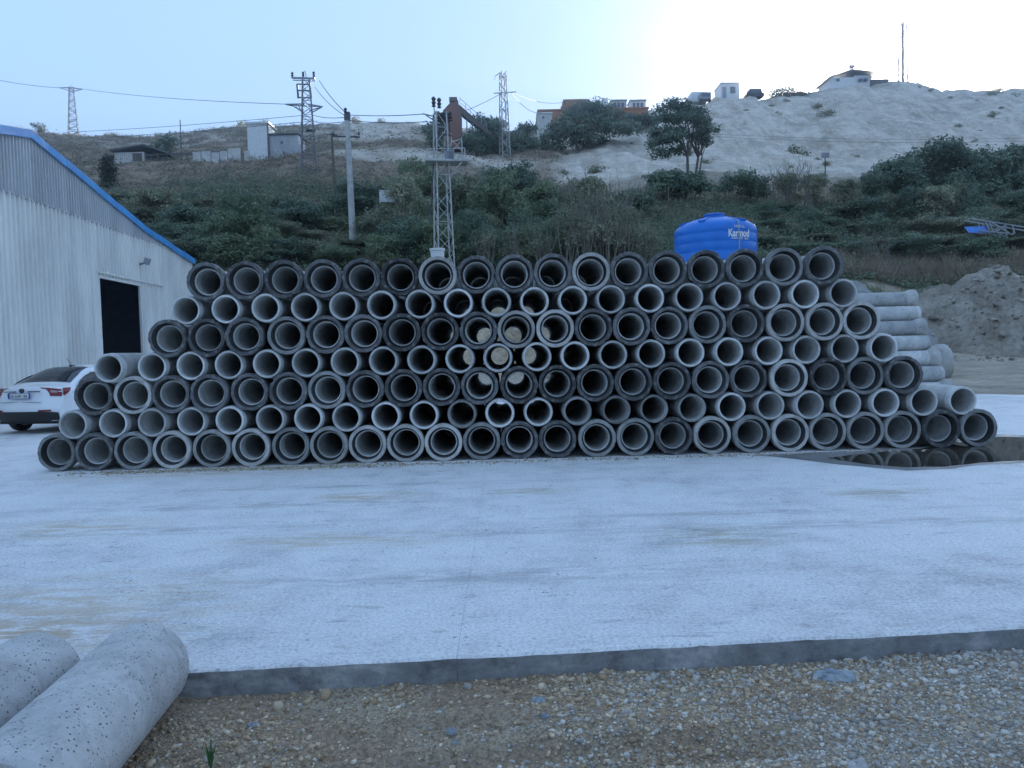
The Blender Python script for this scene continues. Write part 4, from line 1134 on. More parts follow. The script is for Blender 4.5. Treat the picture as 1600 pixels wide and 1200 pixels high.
def cable(pts, label, r=.02, sag=.4):
    P = []
    for a, b_ in zip(pts, pts[1:]):
        for k in range(13):
            s = k / 12; p = a.lerp(b_, s); P.append(p - Vector((0, 0, sag * 4 * s * (1 - s))))
    o = MB().path(P, r, 5).build('power_cable', M['cable'], None, True)
    tag(o, label, 'cable', 'power cables over the hill')
    return o
cable([at(-60, 112, 118), LEFT_TOP + Vector((-1.5, 0, -.1))], 'cable running from the left edge to the T-shaped pylon', .035, .4)
cable([LEFT_TOP + Vector((1.5, 0, -.3)), at(455, 163, PD)], 'long cable sagging from the T-shaped pylon to the two-armed pylon', .03, .35)
cable([at(120, 206, 100), at(487, 179, PD), POLE_TOP + Vector((-.1, 0, .1))], 'upper low cable crossing the left hill to the concrete pole', .025, .15)
cable([at(160, 214, 100), at(489, 189, PD), POLE_TOP + Vector((-.1, 0, -.15))], 'lower low cable crossing the left hill to the concrete pole', .025, .15)
cable([at(499, 126, PD), POLE_TOP + Vector((0, 0, .3))], 'steep cable from the two-armed pylon top to the concrete pole', .03, .2)
cable([at(492, 136, PD), POLE_TOP + Vector((-.1, .1, .2))], 'second steep cable beside the first down to the concrete pole', .025, .25)
cable([POLE_TOP + Vector((.1, 0, .25)), at(664, 178, TD)], 'upper cable from the concrete pole to the transformer mast', .022, .08)
cable([POLE_TOP + Vector((.1, 0, -.1)), at(668, 190, TD)], 'lower cable from the concrete pole to the transformer mast', .022, .1)
cable([MID_TOP, at(712, 178, 96)], 'cable from the slender pale mast down to the red hopper', .03, .2)
cable([MID_TOP + Vector((1.0, 0, 0)), at(880, 160, 122)], 'cable from the slender pale mast to the orange building roof', .03, .6)
cable([MID_TOP + Vector((1.0, 0, -.1)), at(846, 176, 121)], 'cable from the slender pale mast to the white hut corner', .03, .8)
cable([at(1090, 208, 80), at(1700, 212, 80)], 'thin cable strung across the foot of the pale quarry slope', .012, .5)
cable([at(1110, 213, 80), at(1700, 217, 80)], 'lower thin cable across the foot of the pale quarry slope', .012, .5)
cable([at(1525, 66, 140), at(1900, 40, 140)], 'short length of cable against the bright sky at right', .03, .2)

# ------------------------------------------------------------------ buildings on the hill
def anchor(px, d, py): p = at(px, py, d); return Vector((p.x, d, p.z))
def wall_box(name, x0, x1, y0, y1, z0, z1, mat, par): return MB().box(((x0 + x1) / 2, (y0 + y1) / 2, (z0 + z1) / 2), (x1 - x0, y1 - y0, z1 - z0)).build(name, mat, par)
def ribs(name, x0, x1, y, z0, z1, n, mat, par):  # shallow vertical ribs on a front wall
    mb = MB()
    for k in range(n): mb.box((x0 + (x1 - x0) * (k + .5) / n, y - .02, (z0 + z1) / 2), (.05, .04, z1 - z0))
    o = mb.build(name, mat, par); o['kind'] = 'stuff'; return o
def building(name, label, px, d, py, cat, rz=0):
    p = anchor(px, d, py); e = tag(empty(name, p, rz), label, cat); return e
S = lambda d: d / F                             # metres per photo pixel at distance d

# low house with the sloping dark roof
d = 82; k = S(d); e = building('low_house', 'low white house with a dark sloping roof on the left terrace', 214, d, 257, 'house')
wall_box('wall', -34 * k, 12 * k, 0, 4, -2, 19 * k, M['offwhite'], e)
wall_box('side_wall', 12 * k, 40 * k, .6, 4, -2, 13 * k, M['roof_grey'], e)
MB().prism([(-38 * k, -.6, 20 * k), (14 * k, -.6, 27 * k), (14 * k, 4.6, 27 * k), (-38 * k, 4.6, 20 * k)], (0, 0, .14)).build('roof', M['roof_grey'], e)
MB().prism([(14 * k, -.6, 27 * k + .02), (48 * k, -.6, 15 * k), (48 * k, 4.6, 15 * k), (14 * k, 4.6, 27 * k + .02)], (0, 0, .14)).build('roof', M['roof_grey'], e)
dr = wall_box('door', -6 * k, 8 * k, -.04, .02, -1, 17 * k, M['wood'], e)
ribs('wall_rib', -33 * k, -7 * k, 0, -.5, 18 * k, 9, M['white'], e)
wall_box('dark_recess', -42 * k, -34 * k, .3, 3, -2, 17 * k, M['wood'], e)
# low white wall with posts
d = 82; k = S(d); e = building('low_wall', 'low broken white wall of panels between house and tower hut', 340, d, 249, 'wall')
for q, (a, b_, t_) in enumerate(((-38, -26, 12), (-25, -11, 13), (-10, 2, 11), (3, 14, 13), (15, 34, 17), (40, 48, 13))):
    wall_box('wall_panel', a * k, b_ * k, q * .05, .2 + q * .05, -1.2, t_ * k, M['offwhite'], e)
MB().bar((-110 * k, .3, 10 * k), (20 * k, .3, 13 * k), .16).build('top_rail', M['roof_grey'], e)
for a in (-104, -92, -80, -68, -58, -48): MB().bar((a * k, .3, -1), (a * k, .3, 10 * k), .12).build('post', M['wood'], e)
# tower hut and grey shed
d = 84; k = S(d); e = building('tower_hut', 'tall narrow white hut with a flat lid roof', 404, d, 241, 'hut')
wall_box('wall', -16 * k, 16 * k, 0, 2.4, -2, 46 * k, M['white'], e)
wall_box('roof', -18.5 * k, 18.5 * k, -.2, 2.6, 46 * k, 49 * k, M['white'], e)
wall_box('corner_trim', 14.5 * k, 16.6 * k, -.05, .1, -2, 46 * k, M['roof_grey'], e)
e = building('grey_shed', 'grey ribbed metal shed beside the tall white hut', 443, d, 240, 'shed')
wall_box('wall', -22 * k, 23 * k, .2, 3, -2, 29 * k, M['sheet_grey'], e)
ribs('wall_rib', -22 * k, 23 * k, .2, -.5, 29 * k, 14, M['sheet_grey'], e)
wall_box('roof', -24 * k, 25 * k, 0, 3.2, 29 * k, 31 * k, M['steel_dark'], e)
wall_box('window', -4.5 * k, -1 * k, .12, .22, 16 * k, 19.5 * k, M['window'], e)
wall_box('end_post', 23.2 * k, 25 * k, .4, .6, -1, 16 * k, M['white'], e)
# hopper with a conveyor
d = 95; k = S(d); e = building('gravel_hopper', 'rusty red hopper tower with a sloping conveyor and handrail', 716, d, 238, 'hopper')
MB().prism([(-22 * k, 0, 64 * k), (-10 * k, 0, 76 * k), (2 * k, 0, 77 * k), (6 * k, 0, 60 * k), (6 * k, 0, 6 * k), (-10 * k, 0, 6 * k)], (0, 2, 0)).build('hopper_body', M['rust'], e)
MB().prism([(-24 * k, .2, 63 * k), (-9 * k, .2, 58 * k), (-9 * k, .2, 30 * k), (-22 * k, .2, 50 * k)], (0, 1.6, 0)).build('chute', M['rust'], e)
MB().box((-6 * k, 1, 83 * k), (12 * k, 1.2, 6 * k)).box((-1 * k, 1, 78 * k), (5 * k, 1, 8 * k)).build('drive_motor', M['wood'], e)
for a in (-21, 5): 
    for y in (.1, 1.9): MB().bar((a * k, y, -1), (a * k, y, 60 * k), .16).build('leg', M['rust'], e)
MB().prism([(0, .2, 68 * k), (4 * k, .2, 73 * k), (54 * k, .2, 28 * k), (48 * k, .2, 26 * k), (8 * k, .2, 58 * k)], (0, 1.4, 0)).build('conveyor', M['wood'], e)
hr = MB()
for q in range(6): hr.bar(((5 + 8 * q) * k, .1, (70 - 7.4 * q) * k), ((5 + 8 * q) * k, .1, (82 - 7.4 * q) * k), .05)
hr.bar((4 * k, .1, 83 * k), (46 * k, .1, 45 * k), .05).bar((4 * k, .1, 77 * k), (46 * k, .1, 39 * k), .04)
hr.build('handrail', M['steel'], e)
for q in range(3): MB().bar(((14 + 9 * q) * k, .8, -1), ((14 + 9 * q) * k, .8, (60 - 8 * q) * k), .12).build('leg', M['steel'], e)
# orange building, its parapet, the white hut and the containers
d = 124; k = S(d); e = building('orange_building', 'long flat orange-brown building behind the big dark tree', 930, d, 190, 'building')
wall_box('wall', -88 * k, 82 * k, 0, 9, -3, 18 * k, M['orange'], e)
wall_box('upper_storey', -48 * k, -10 * k, 1, 8, 18 * k, 38 * k, M['orange'], e)
wall_box('roof_edge', -89 * k, 83 * k, -.2, 9.2, 18 * k, 20 * k, M['orange'], e)
for q in range(5): wall_box('window', (-40 + 22 * q) * k, (-32 + 22 * q) * k, -.06, .05, 4 * k, 12 * k, M['window'], e)
d = 121; k = S(d); e = building('white_hut', 'small white hut at the left end of the orange building', 852, d, 204, 'hut')
wall_box('wall', -12 * k, 11 * k, 0, 2.5, -2, 26 * k, M['offwhite'], e); wall_box('roof', -12.8 * k, 12 * k, -.15, 2.6, 26 * k, 27.5 * k, M['white'], e)
wall_box('window', -4 * k, -1 * k, -.05, .04, 18 * k, 22 * k, M['window'], e)
for px, w_, h_, lab in ((967, 12, 14, 'left of the two small cabins on the orange building roof'), (997, 12, 14, 'right of the two small cabins on the orange building roof')):
    d = 126; k = S(d); e = building('roof_cabin', lab, px, d, 172, 'cabin')
    zb = (20 * S(124)) + at(930, 190, 124).z - at(px, 172, d).z
    wall_box('wall', -w_ * k, w_ * k, 0, 2.4, zb, h_ * k, M['offwhite'] if px < 980 else M['white'], e)
    wall_box('roof', -(w_ + 1) * k, (w_ + 1) * k, -.2, 2.6, h_ * k, (h_ + 1.5) * k, M['steel'], e)
    for q in range(3): wall_box('window', (-8 + 6 * q) * k, (-4 + 6 * q) * k, -.05, .04, 3 * k, 11 * k, M['window'], e)
# cabins and trucks on the quarry rim
d = 132; k = S(d)
def on_rim(name, label, px, cat, d=132, sink=.15):
    p = gp(px, d); p.z -= sink; return tag(empty(name, p), label, cat)
e = on_rim('site_cabin', 'tall white site cabin with a blue window on the quarry rim', 1143, 'cabin')
wall_box('wall', -14 * k, 14 * k, 0, 4, -.6, 24 * k, M['white'], e); wall_box('roof', -14.6 * k, 14.6 * k, -.1, 4.1, 24 * k, 25.5 * k, M['steel'], e)
wall_box('window', 0 * k, 8 * k, -.05, .04, 9 * k, 19 * k, M['window'], e); wall_box('door', -12 * k, -6 * k, -.05, .04, 0, 19 * k, M['grey_metal'], e)
e = on_rim('delivery_truck', 'white box truck with a dark cab parked on the quarry rim', 1097, 'truck', 132, -.5)
wall_box('box_body', -12 * k, 13 * k, 1, 7, .6, 20 * k, M['white'], e)
cb = wall_box('cab', -2 * k, 14 * k, -.9, .95, .5, 13.5 * k, M['grey_metal'], e)
wall_box('windscreen', -.5 * k, 12.5 * k, -.96, -.8, 7 * k, 12 * k, M['window'], cb)
for a in (-1, 13):
    for y in (-.3, 3.5): MB().lathe([(0, -.13), (.42, -.13), (.45, 0), (.42, .13), (0, .13)], 16, 'X', None, (a * k, y, .4)).build('wheel', M['black'], e)
e = on_rim('off_road_vehicle', 'dark off-road vehicle parked right of the site cabin', 1183, 'car', 132, .15)
wall_box('roof', -9.5 * k, 9.5 * k, .1, 1.8, 13.3 * k, 14.2 * k, M['white'], e)
MB().prism([(-14 * k, 0, .25), (13 * k, 0, .25), (13.5 * k, 0, 7 * k), (10 * k, 0, 7.6 * k), (9 * k, 0, 13 * k), (-9 * k, 0, 13.2 * k), (-11 * k, 0, 7.8 * k), (-14 * k, 0, 7 * k)], (0, 1.9, 0)).build('body', M['steel_dark'], e)
wall_box('window', -8 * k, 8 * k, -.04, .03, 8.2 * k, 12.2 * k, M['window'], e)
for a in (-9, 9): MB().lathe([(0, -.12), (.4, -.12), (.42, 0), (.4, .12), (0, .12)], 16, 'Y', None, (a * k, .1, .38)).build('wheel', M['black'], e)
# hilltop house and its antenna
d = 150; k = S(d); e = on_rim('hilltop_house', 'pale house with a shallow gable roof on the quarry summit', 1338, 'house', d, -.9)
wall_box('wall', -38 * k, 0, 0, 6, -2, 8 * k, M['white'], e); wall_box('wall', 0, 24 * k, .5, 6, -2, 12 * k, M['white'], e)
MB().prism([(-42 * k, -.6, 7 * k), (-8 * k, -.6, 17 * k), (-8 * k, 6.6, 17 * k), (-42 * k, 6.6, 7 * k)], (0, 0, .2)).prism([(-8 * k, -.6, 17.1 * k), (38 * k, -.6, 13 * k), (38 * k, 6.6, 13 * k), (-8 * k, 6.6, 17.1 * k)], (0, 0, .2)).build('roof', M['steel'], e)
wall_box('lean_to', 24 * k, 56 * k, 1, 5, -2, 7 * k, M['roof_grey'], e)
for a in (-30, 6, 14): wall_box('window', a * k, (a + 5) * k, -.06, .55, 2 * k, 6 * k, M['window'], e)
p = e.location + Vector((5 * k, 3, 13 * k)); a_ = tag(empty('antenna_mast', p), 'short antenna mast on the hilltop house roof', 'antenna')
mb = MB(); lattice(mb, 0, 22 * k, .5, .35, 10, .05, .05)
mb.build('bracing', M['steel'], a_)
for a, b_ in ((-1, -1), (1, -1), (1, 1), (-1, 1)): MB().bar((a * .25, b_ * .25, 0), (a * .17, b_ * .17, 22 * k), .1).build('leg', M['steel'], a_)
MB().bar((0, 0, 22 * k), (0, 0, 32 * k), .12).build('rod', M['steel'], a_)
MB().box((0, 0, 20 * k), (1.0, .4, .6)).build('antenna_box', M['steel_dark'], a_)
# scraps: blue sheet and steel frame in the brambles, white sheet in the bushes, sign
d = 50; k = S(d); p = gp(1552, d); p.z = at(1552, 362, d).z
e = tag(empty('steel_truss', p, -.1), 'pale blue steel truss frame dumped in the brambles', 'truss')
tr = MB()
for y in (0, .9): tr.bar((-34 * k, y, 22 * k), (70 * k, y, 0 * k), .09); 
tr.build('top_chord', M['steel'], e)
tr = MB()
for y in (0, .9): tr.bar((-22 * k, y, 3 * k), (30 * k, y, -5 * k), .09)
tr.build('bottom_chord', M['steel'], e)
for a, b_ in (((-12, 16), (-6, 1)), ((-6, 15), (-1, 0)), ((-2, 14), (26, -5)), ((20, 10), (2, -1)), ((28, 9), (31, -5))):
    MB().bar((a[0] * k, 0, a[1] * k), (b_[0] * k, 0, b_[1] * k), .09).bar((a[0] * k, .9, a[1] * k), (b_[0] * k, .9, b_[1] * k), .09).build('web_member', M['steel'], e)
p = at(1526, 359, 50.2)
e = tag(empty('blue_sheet', p), 'bright blue metal sheet lying left of the dumped truss', 'metal sheet')
pr = []
for q in range(17): pr.append(((-16 + 2 * q) * k, -.25 + .03 * (q % 2)))
mb = MB(); vs = []
for x, y in pr: vs += [(x, y, -5 * k), (x, y + .5, 6 * k), (x, y + .52, 6 * k), (x, y + .02, -5 * k)]
mb.add(vs, [(4 * q + s, 4 * q + 4 + s, 4 * q + 4 + (s + 1) % 4, 4 * q + (s + 1) % 4) for q in range(16) for s in range(4)] + [(3, 2, 1, 0), (64, 65, 66, 67)]).build('corrugated_sheet', simple('blue_enamel', (.015, .13, .5), (.03, .2, .6), 3, .4), e)
MB().bar((-16 * k, -.1, -6 * k), (24 * k, 0, -8 * k), .05).build('edge_bar', M['rust'], e)
p = at(605, 306, 50.5)
e = tag(empty('white_sheet', p, .2), 'white metal sheet showing through the bushes by the mast', 'metal sheet')
wall_box('sheet', -11 * S(55), 11 * S(55), 0, .04, -9 * S(55), 8 * S(55), M['white'], e)
for a in (-8, 8): MB().bar((a * S(55), .06, -3), (a * S(55), .06, 8 * S(55)), .06).build('post', M['wood'], e)
p = gp(1290, 82); zt_ = at(1290, 243, 82).z - p.z
e = tag(empty('sign_post', p), 'small pale sign on a post below the quarry slope', 'sign')
wall_box('sign_board', -6 * S(82), 6 * S(82), -.05, .03, zt_ - .25, zt_ + .3, M['steel'], e)
MB().bar((0, .05, -.3), (0, .05, zt_), .09).build('post', M['steel_dark'], e)

# ------------------------------------------------------------------ heaps of spoil at the right
def heap(name, label, cones, seed, mat):
    xs = np.linspace(min(c[0] - c[3] for c in cones) - .5, max(c[0] + c[3] for c in cones) + .5, 110)
    ys = np.linspace(min(c[1] - c[3] for c in cones) - .5, max(c[1] + c[3] for c in cones) + .5, 90)
    X, Y = np.meshgrid(xs, ys); base = terrain(X, Y) - .12; Z = base - .3
    for cx_, cy_, zt_, r in cones:
        ang = np.arctan2(Y - cy_, X - cx_)
        rr = r * (1 + .22 * (fbm(np.cos(ang) * 2 + 5, np.sin(ang) * 2 + 5, seed, 4) - .5) * 2)
        dd_ = np.hypot(X - cx_, Y - cy_) / rr
        h = (zt_ - base) * np.clip(1 - dd_, 0, None) ** .92
        h = h + (h > .05) * ((fbm(X * 1.1, Y * 1.1, seed + 3, 5) - .5) * 1.3 + (fbm(X * 4, Y * 4, seed + 4, 3) - .5) * .45) * np.clip(h, 0, 1)
        Z = np.maximum(Z, base + np.where(dd_ < 1, h, -.3))
    i_ = np.arange(X.size).reshape(X.shape)
    Fq = np.stack([i_[:-1, :-1], i_[:-1, 1:], i_[1:, 1:], i_[1:, :-1]], -1).reshape(-1, 4)
    return tag(link(name, np_mesh(name, np.stack([X, Y, Z], -1).reshape(-1, 3), Fq, mat, smooth=True)), label, kind='structure')
def heapmat(name, a, b2):
    m, t, b = newmat(name)
    co = objco(t)
    f = math_(t, 'ADD', math_(t, 'MULTIPLY', noise(t, .7, 6, .65, co), .5), math_(t, 'MULTIPLY', noise(t, 5, 6, .7, co), .5))
    t.links.new(ramp(t, f, [(.35, a), (.64, b2)]), b.inputs['Base Color']); b.inputs['Roughness'].default_value = .95
    bump(t, b, noise(t, 9, 7, .72, co), .9, .08); return m
def hp(px, d, py, r): p = at(px, py, d); return (p.x, d, p.z, r)
heap('spoil_heap', 'grey heap of gravel and clods at the right beyond the yard', [hp(1553, 40, 422, 5.6), hp(1640, 40.5, 430, 6.5), hp(1490, 40, 464, 4.2), hp(1595, 38.5, 452, 4.5)], 41, heapmat('grey_spoil', (.15, .12, .085), (.44, .39, .32)))
_n = 700
cx_ = NR.normal(25.0, 3.6, _n); cy_ = NR.uniform(34.2, 39.8, _n)
_hp = bpy.data.objects['spoil_heap'].data; _hv = np.empty(len(_hp.vertices) * 3); _hp.vertices.foreach_get('co', _hv); _hv = _hv.reshape(90, 110, 3)
_gx, _gy = _hv[0, :, 0], _hv[:, 0, 1]; k_ok = (cx_ > _gx[1]) & (cx_ < _gx[-2]) & (cy_ > _gy[1]) & (cy_ < _gy[-2]); cx_, cy_ = cx_[k_ok], cy_[k_ok]
cz_ = np.maximum(_hv[np.searchsorted(_gy, cy_), np.searchsorted(_gx, cx_), 2], terrain(cx_, cy_))
_r = np.clip(np.exp(NR.normal(math.log(.05), .6, len(cx_))), .02, .28)
V, Fc = stones(np.stack([cx_, cy_, cz_ + _r * .15], -1), _r)
M['clods'] = stonemat('earth_clods', [(0, (.16, .13, .095)), (.5, (.34, .3, .24)), (1, (.52, .47, .4))])
tag(link('clods', np_mesh('clods', V, Fc, M['clods'], NR.random(len(cx_)).repeat(20))), 'clods and stones lying on the grey heap and round its foot', kind='stuff')
heap('gravel_heap', 'low pale grey gravel heap behind the right end of the stack', [hp(1335, 38.5, 437, 4.2), hp(1290, 38.5, 455, 4)], 44, heapmat('grey_gravel', (.24, .24, .23), (.38, .38, .36)))
heap('sand_bank', 'pale sandy bank behind the middle of the stack', [hp(700, 42.6, 470, 5), hp(780, 43, 462, 5), hp(850, 42.6, 468, 5), hp(930, 42.4, 425, 4.4), hp(990, 42.6, 418, 4.6)], 47, heapmat('pale_sand', (.17, .12, .07), (.66, .54, .38)))

# ------------------------------------------------------------------ plants
def leaf_quads(P, Nn, size, asp=.55, rng=NR):
    n = len(P)
    t = rng.normal(size=(n, 3)); t -= Nn * np.sum(t * Nn, -1, keepdims=True); t /= np.linalg.norm(t, axis=1, keepdims=True) + 1e-9
    b_ = np.cross(Nn, t)
    L_ = (size * rng.uniform(.6, 1.35, n))[:, None]; W_ = L_ * asp
    V = np.stack([P - t * L_ * .5, P + b_ * W_ * .5 + t * L_ * .05, P + t * L_ * .5, P - b_ * W_ * .5 + t * L_ * .05], 1).reshape(-1, 3)
    return V, np.arange(4 * n).reshape(n, 4)
def leaf_cloud(blobs, n, size, seed, shell=.45, up=.35, asp=.55, clump=26):
    """leaves gathered in small sprays on and inside the blobs of a crown"""
    rng = np.random.default_rng(seed)
    bl = np.array(blobs, float); wgt = (bl[:, 3] * bl[:, 4] + bl[:, 5] * bl[:, 4]) ; wgt /= wgt.sum()
    nc = max(1, n // clump)
    bi = rng.choice(len(bl), nc, p=wgt)
    d = rng.normal(size=(nc, 3)); d[:, 2] = np.where(d[:, 2] < -.3, -d[:, 2] * .5, d[:, 2]); d /= np.linalg.norm(d, axis=1, keepdims=True)
    r = 1 - shell * rng.random(nc) ** 1.6 + rng.normal(0, .07, nc)
    C = bl[bi, :3] + d * bl[bi, 3:6] * r[:, None]
    sr = size * rng.uniform(1.4, 3.4, nc)
    ci = rng.integers(0, nc, n)
    off = rng.normal(size=(n, 3)); off /= np.linalg.norm(off, axis=1, keepdims=True); off *= (rng.random(n) ** .5 * sr[ci])[:, None]; off[:, 2] *= .7
    P = C[ci] + off
    Nn = d[ci] * .6 + rng.normal(0, .6, (n, 3)) + np.array([0, 0, up]); Nn /= np.linalg.norm(Nn, axis=1, keepdims=True)
    V, Fq = leaf_quads(P, Nn, np.full(n, size), asp, rng)
    tint = np.clip(rng.uniform(.15, .75, nc)[ci] + rng.normal(0, .13, n), 0, 1)
    return V, Fq, tint
def branches(mb, base, tips, r, rng, sub=2):
    for tp_ in tips:
        a = Vector(base); b_ = Vector(tp_); mid = a.lerp(b_, .5) + Vector((rng.uniform(-.12, .12), rng.uniform(-.12, .12), rng.uniform(0, .12))) * (b_ - a).length
        mb.tube(a, mid, r, r * .65, 6).tube(mid, b_, r * .65, r * .2, 5)
        for q in range(sub):
            s_ = mid.lerp(b_, rng.uniform(0, .6)); e_ = s_ + Vector((rng.uniform(-1, 1), rng.uniform(-1, 1), rng.uniform(.1, .9))) * (b_ - a).length * .3
            mb.tube(s_, e_, r * .35, r * .1, 4)
def dome(rng, w, h, n, low=.15):
    B = []
    for k in range(n):
        a = rng.uniform(0, 6.283); q = rng.uniform(0, 1) ** .6 * w * .34; z = rng.uniform(low, .78) * h
        q *= (1.15 - (z / h) * .8)
        s_ = rng.uniform(.16, .30) * w
        B.append((q * math.cos(a), q * math.sin(a), z, s_, s_, s_ * rng.uniform(.6, .95) * min(1, h / w * 1.2)))
    return B
BUSH = []
for v in range(7):
    rg_ = random.Random(100 + v)
    leaf = ['leaf_green', 'leaf_dark', 'leaf_olive', 'leaf_dark', 'leaf_green', 'leaf_olive', 'leaf_dark'][v]
    B_ = dome(rg_, 4.2, 3.9, 15)
    Vq, Fq, tq = leaf_cloud(B_, 6500, .17, 200 + v, clump=22)
    cm_ = np_mesh('crown', Vq, Fq, M[leaf], tq)
    mb = MB(); branches(mb, (0, 0, -.3), [(b_[0], b_[1], b_[2]) for b_ in B_[:7]], .07, rg_)
    BUSH.append((cm_, mb.mesh('stems', M['bark'])))
def bush(px, d, py_top, w, v, name='bush', label=None, group=None, sink=.25, ysq=1.0):
    p = gp(px, d); h = at(px, py_top, d).z - p.z + sink; p.z -= sink
    e = empty(name, p, RNG.uniform(0, 6.28)); e.scale = (w / 4.6, w / 4.6 * ysq, max(h, .8) / 4.35)
    link('crown', BUSH[v][0], e); link('stems', BUSH[v][1], e)
    return tag(e, label or 'green bush in the dense thicket at the foot of the hill', 'bush', group or 'bushes in the thicket behind the stack')
def line(px, pts): return np.interp(px, [a for a, _ in pts], [b_ for _, b_ in pts])
RIDGE = [(150, 300), (230, 305), (300, 300), (370, 296), (450, 306), (510, 312), (560, 292), (640, 262), (700, 280), (780, 262), (850, 272), (900, 280), (960, 285), (1010, 300), (1100, 305), (1180, 300)]
FRONT = [(150, 372), (300, 352), (420, 345), (520, 380), (560, 362), (640, 335), (760, 330), (860, 330), (960, 335), (1020, 372), (1200, 385)]
SEEN = {}
def where(px):
    top = ROWS[0]; k = min(range(len(top)), key=lambda i: abs(top[i] - px)); half = 'left' if px < top[k] else 'right'
    if px < 285: return 'beyond the shed roof, left of the stack top'
    n_ = len(top)
    o_ = ORD[k + 1] + ' from left' if k < 9 else (ORD[n_ - k] + ' from right')
    return f'over {half} half of top pipe {o_}'
def uniq(lab, px):
    SEEN.setdefault(lab, []).append(px); n_ = len(SEEN[lab])
    return lab if n_ == 1 else f'{lab}, {ORD[n_]}'
k_ = 0
for d, a_, b_, st_ in ((61, 165, 1010, 40), (54.5, 185, 1000, 42), (49, 200, 1010, 40), (45.5, 215, 1040, 46)):
    for px in np.arange(a_, b_, st_):
        px = px + RNG.uniform(-14, 14)
        s_ = (61 - d) / (61 - 45.5)
        pt_ = line(px, RIDGE) * (1 - s_) + line(px, FRONT) * s_ + RNG.uniform(-9, 12)
        if 525 < px < 572 and d < 50: pt_ = max(pt_, 372)
        bush(px, d + RNG.uniform(-1.3, 1.3), pt_, RNG.uniform(2.9, 4.5), (v_ := (0 if 330 < px < 430 and d < 56 else RNG.choice([0, 1, 1, 2, 3, 4, 5, 6]))),
             label=uniq(f"{['light green', 'dark green', 'olive', 'dark green', 'light green', 'olive', 'dark green'][v_]} bush, {'rear' if d == 61 else 'third' if d > 54 else 'second' if d > 48 else 'front'} line, {where(px)}", px))
        k_ += 1
# the rounded yellow-green tree on the left of the thicket
def tree(name, label, px, d, py_top, w, blobs, n, size, leaf, seed, trunk, group=None, cat='tree', sink=.3, up=.35, shell=.45, asp=.55, clump=26):
    p = gp(px, d); h = at(px, py_top, d).z - p.z; p.z -= sink
    e = tag(empty(name, p), label, cat, group)
    bl = [(x * w, y * w, z * h, r * w, r * w, rz * h) for x, y, z, r, rz in blobs]
    Vq, Fq, tq = leaf_cloud(bl, n, size, seed, up=up, shell=shell, asp=asp, clump=clump)
    link('crown', np_mesh('crown', Vq, Fq, M[leaf], tq), e)
    rg_ = random.Random(seed); mb = MB()
    if trunk:
        for tx_, ty_, r in trunk:
            fork = Vector((tx_ * w + rg_.uniform(-.05, .05) * w, ty_ * w, h * .36))
            mb.tube((tx_ * w * .6, ty_ * w * .6, -.3), fork, r, r * .75, 8)
            cand = sorted(bl, key=lambda b__: (b__[0] - fork.x) ** 2)[:max(4, len(bl) // 2)]
            branches(mb, fork, [(b__[0], b__[1], b__[2]) for b__ in cand], r * .5, rg_)
    if mb.f: mb.build('trunk', M['bark'], e)
    return e
rg_ = random.Random(3)
def rnd_blobs(seed, n, z0, z1, rr=(.14, .22), rz=(.12, .2), wid=.36, cx0=0):
    r_ = random.Random(seed); out = []
    for k in range(n):
        z = r_.uniform(z0, z1); s_ = math.sin(math.pi * min(1, max(.08, (z - z0 + .12) / (z1 - z0 + .22)))) ** .6
        a = r_.uniform(0, 6.283); q = r_.random() ** .5 * wid * s_
        out.append((cx0 + q * math.cos(a), q * math.sin(a), z, r_.uniform(*rr), r_.uniform(*rz)))
    return out
tree('round_tree', 'rounded yellow-green tree at the left of the thicket above the shed roof', 372, 47.5, 292, 5.6, rnd_blobs(31, 20, .25, .82), 9000, .17, 'leaf_green', 31, [(0, 0, .12)])
tree('round_tree', 'bushy olive tree beside the foot of the concrete pole', 628, 50, 276, 5.0, rnd_blobs(32, 18, .2, .85), 7500, .17, 'leaf_olive', 32, [(0, 0, .1)])
tree('round_tree', 'green tree right of the transformer mast', 780, 52, 252, 5.4, rnd_blobs(33, 20, .22, .86), 8500, .17, 'leaf_green', 33, [(0, 0, .1)])
for q, (px, d, py, w_, lf, lab) in enumerate(((560, 57, 276, 4.6, 'leaf_dark', 'dark rounded tree right of the concrete pole'), (655, 58, 243, 5.6, 'leaf_green', 'tall rounded tree left of the transformer mast'), (715, 57, 262, 4.8, 'leaf_olive', 'olive rounded tree right behind the transformer mast'), (800, 59, 246, 5.6, 'leaf_dark', 'tall dark rounded tree in the middle of the thicket'), (850, 57, 262, 4.6, 'leaf_green', 'light green rounded tree right of the tall dark one'), (910, 58, 268, 4.4, 'leaf_olive', 'olive rounded tree behind the bare shrubs'), (245, 57, 292, 5.0, 'leaf_olive', 'olive rounded tree below the low house'), (300, 53, 312, 4.6, 'leaf_dark', 'dark rounded tree left of the yellow-green tree'), (455, 54, 308, 5.0, 'leaf_dark', 'dark rounded tree right of the yellow-green tree'))):
    tree('round_tree', lab, px, d, py, w_, rnd_blobs(140 + q, 20, .2, .86, (.13, .2), (.1, .17)), 7000, .19, lf, 140 + q, [(0, 0, .1)], 'rounded trees in the thicket')
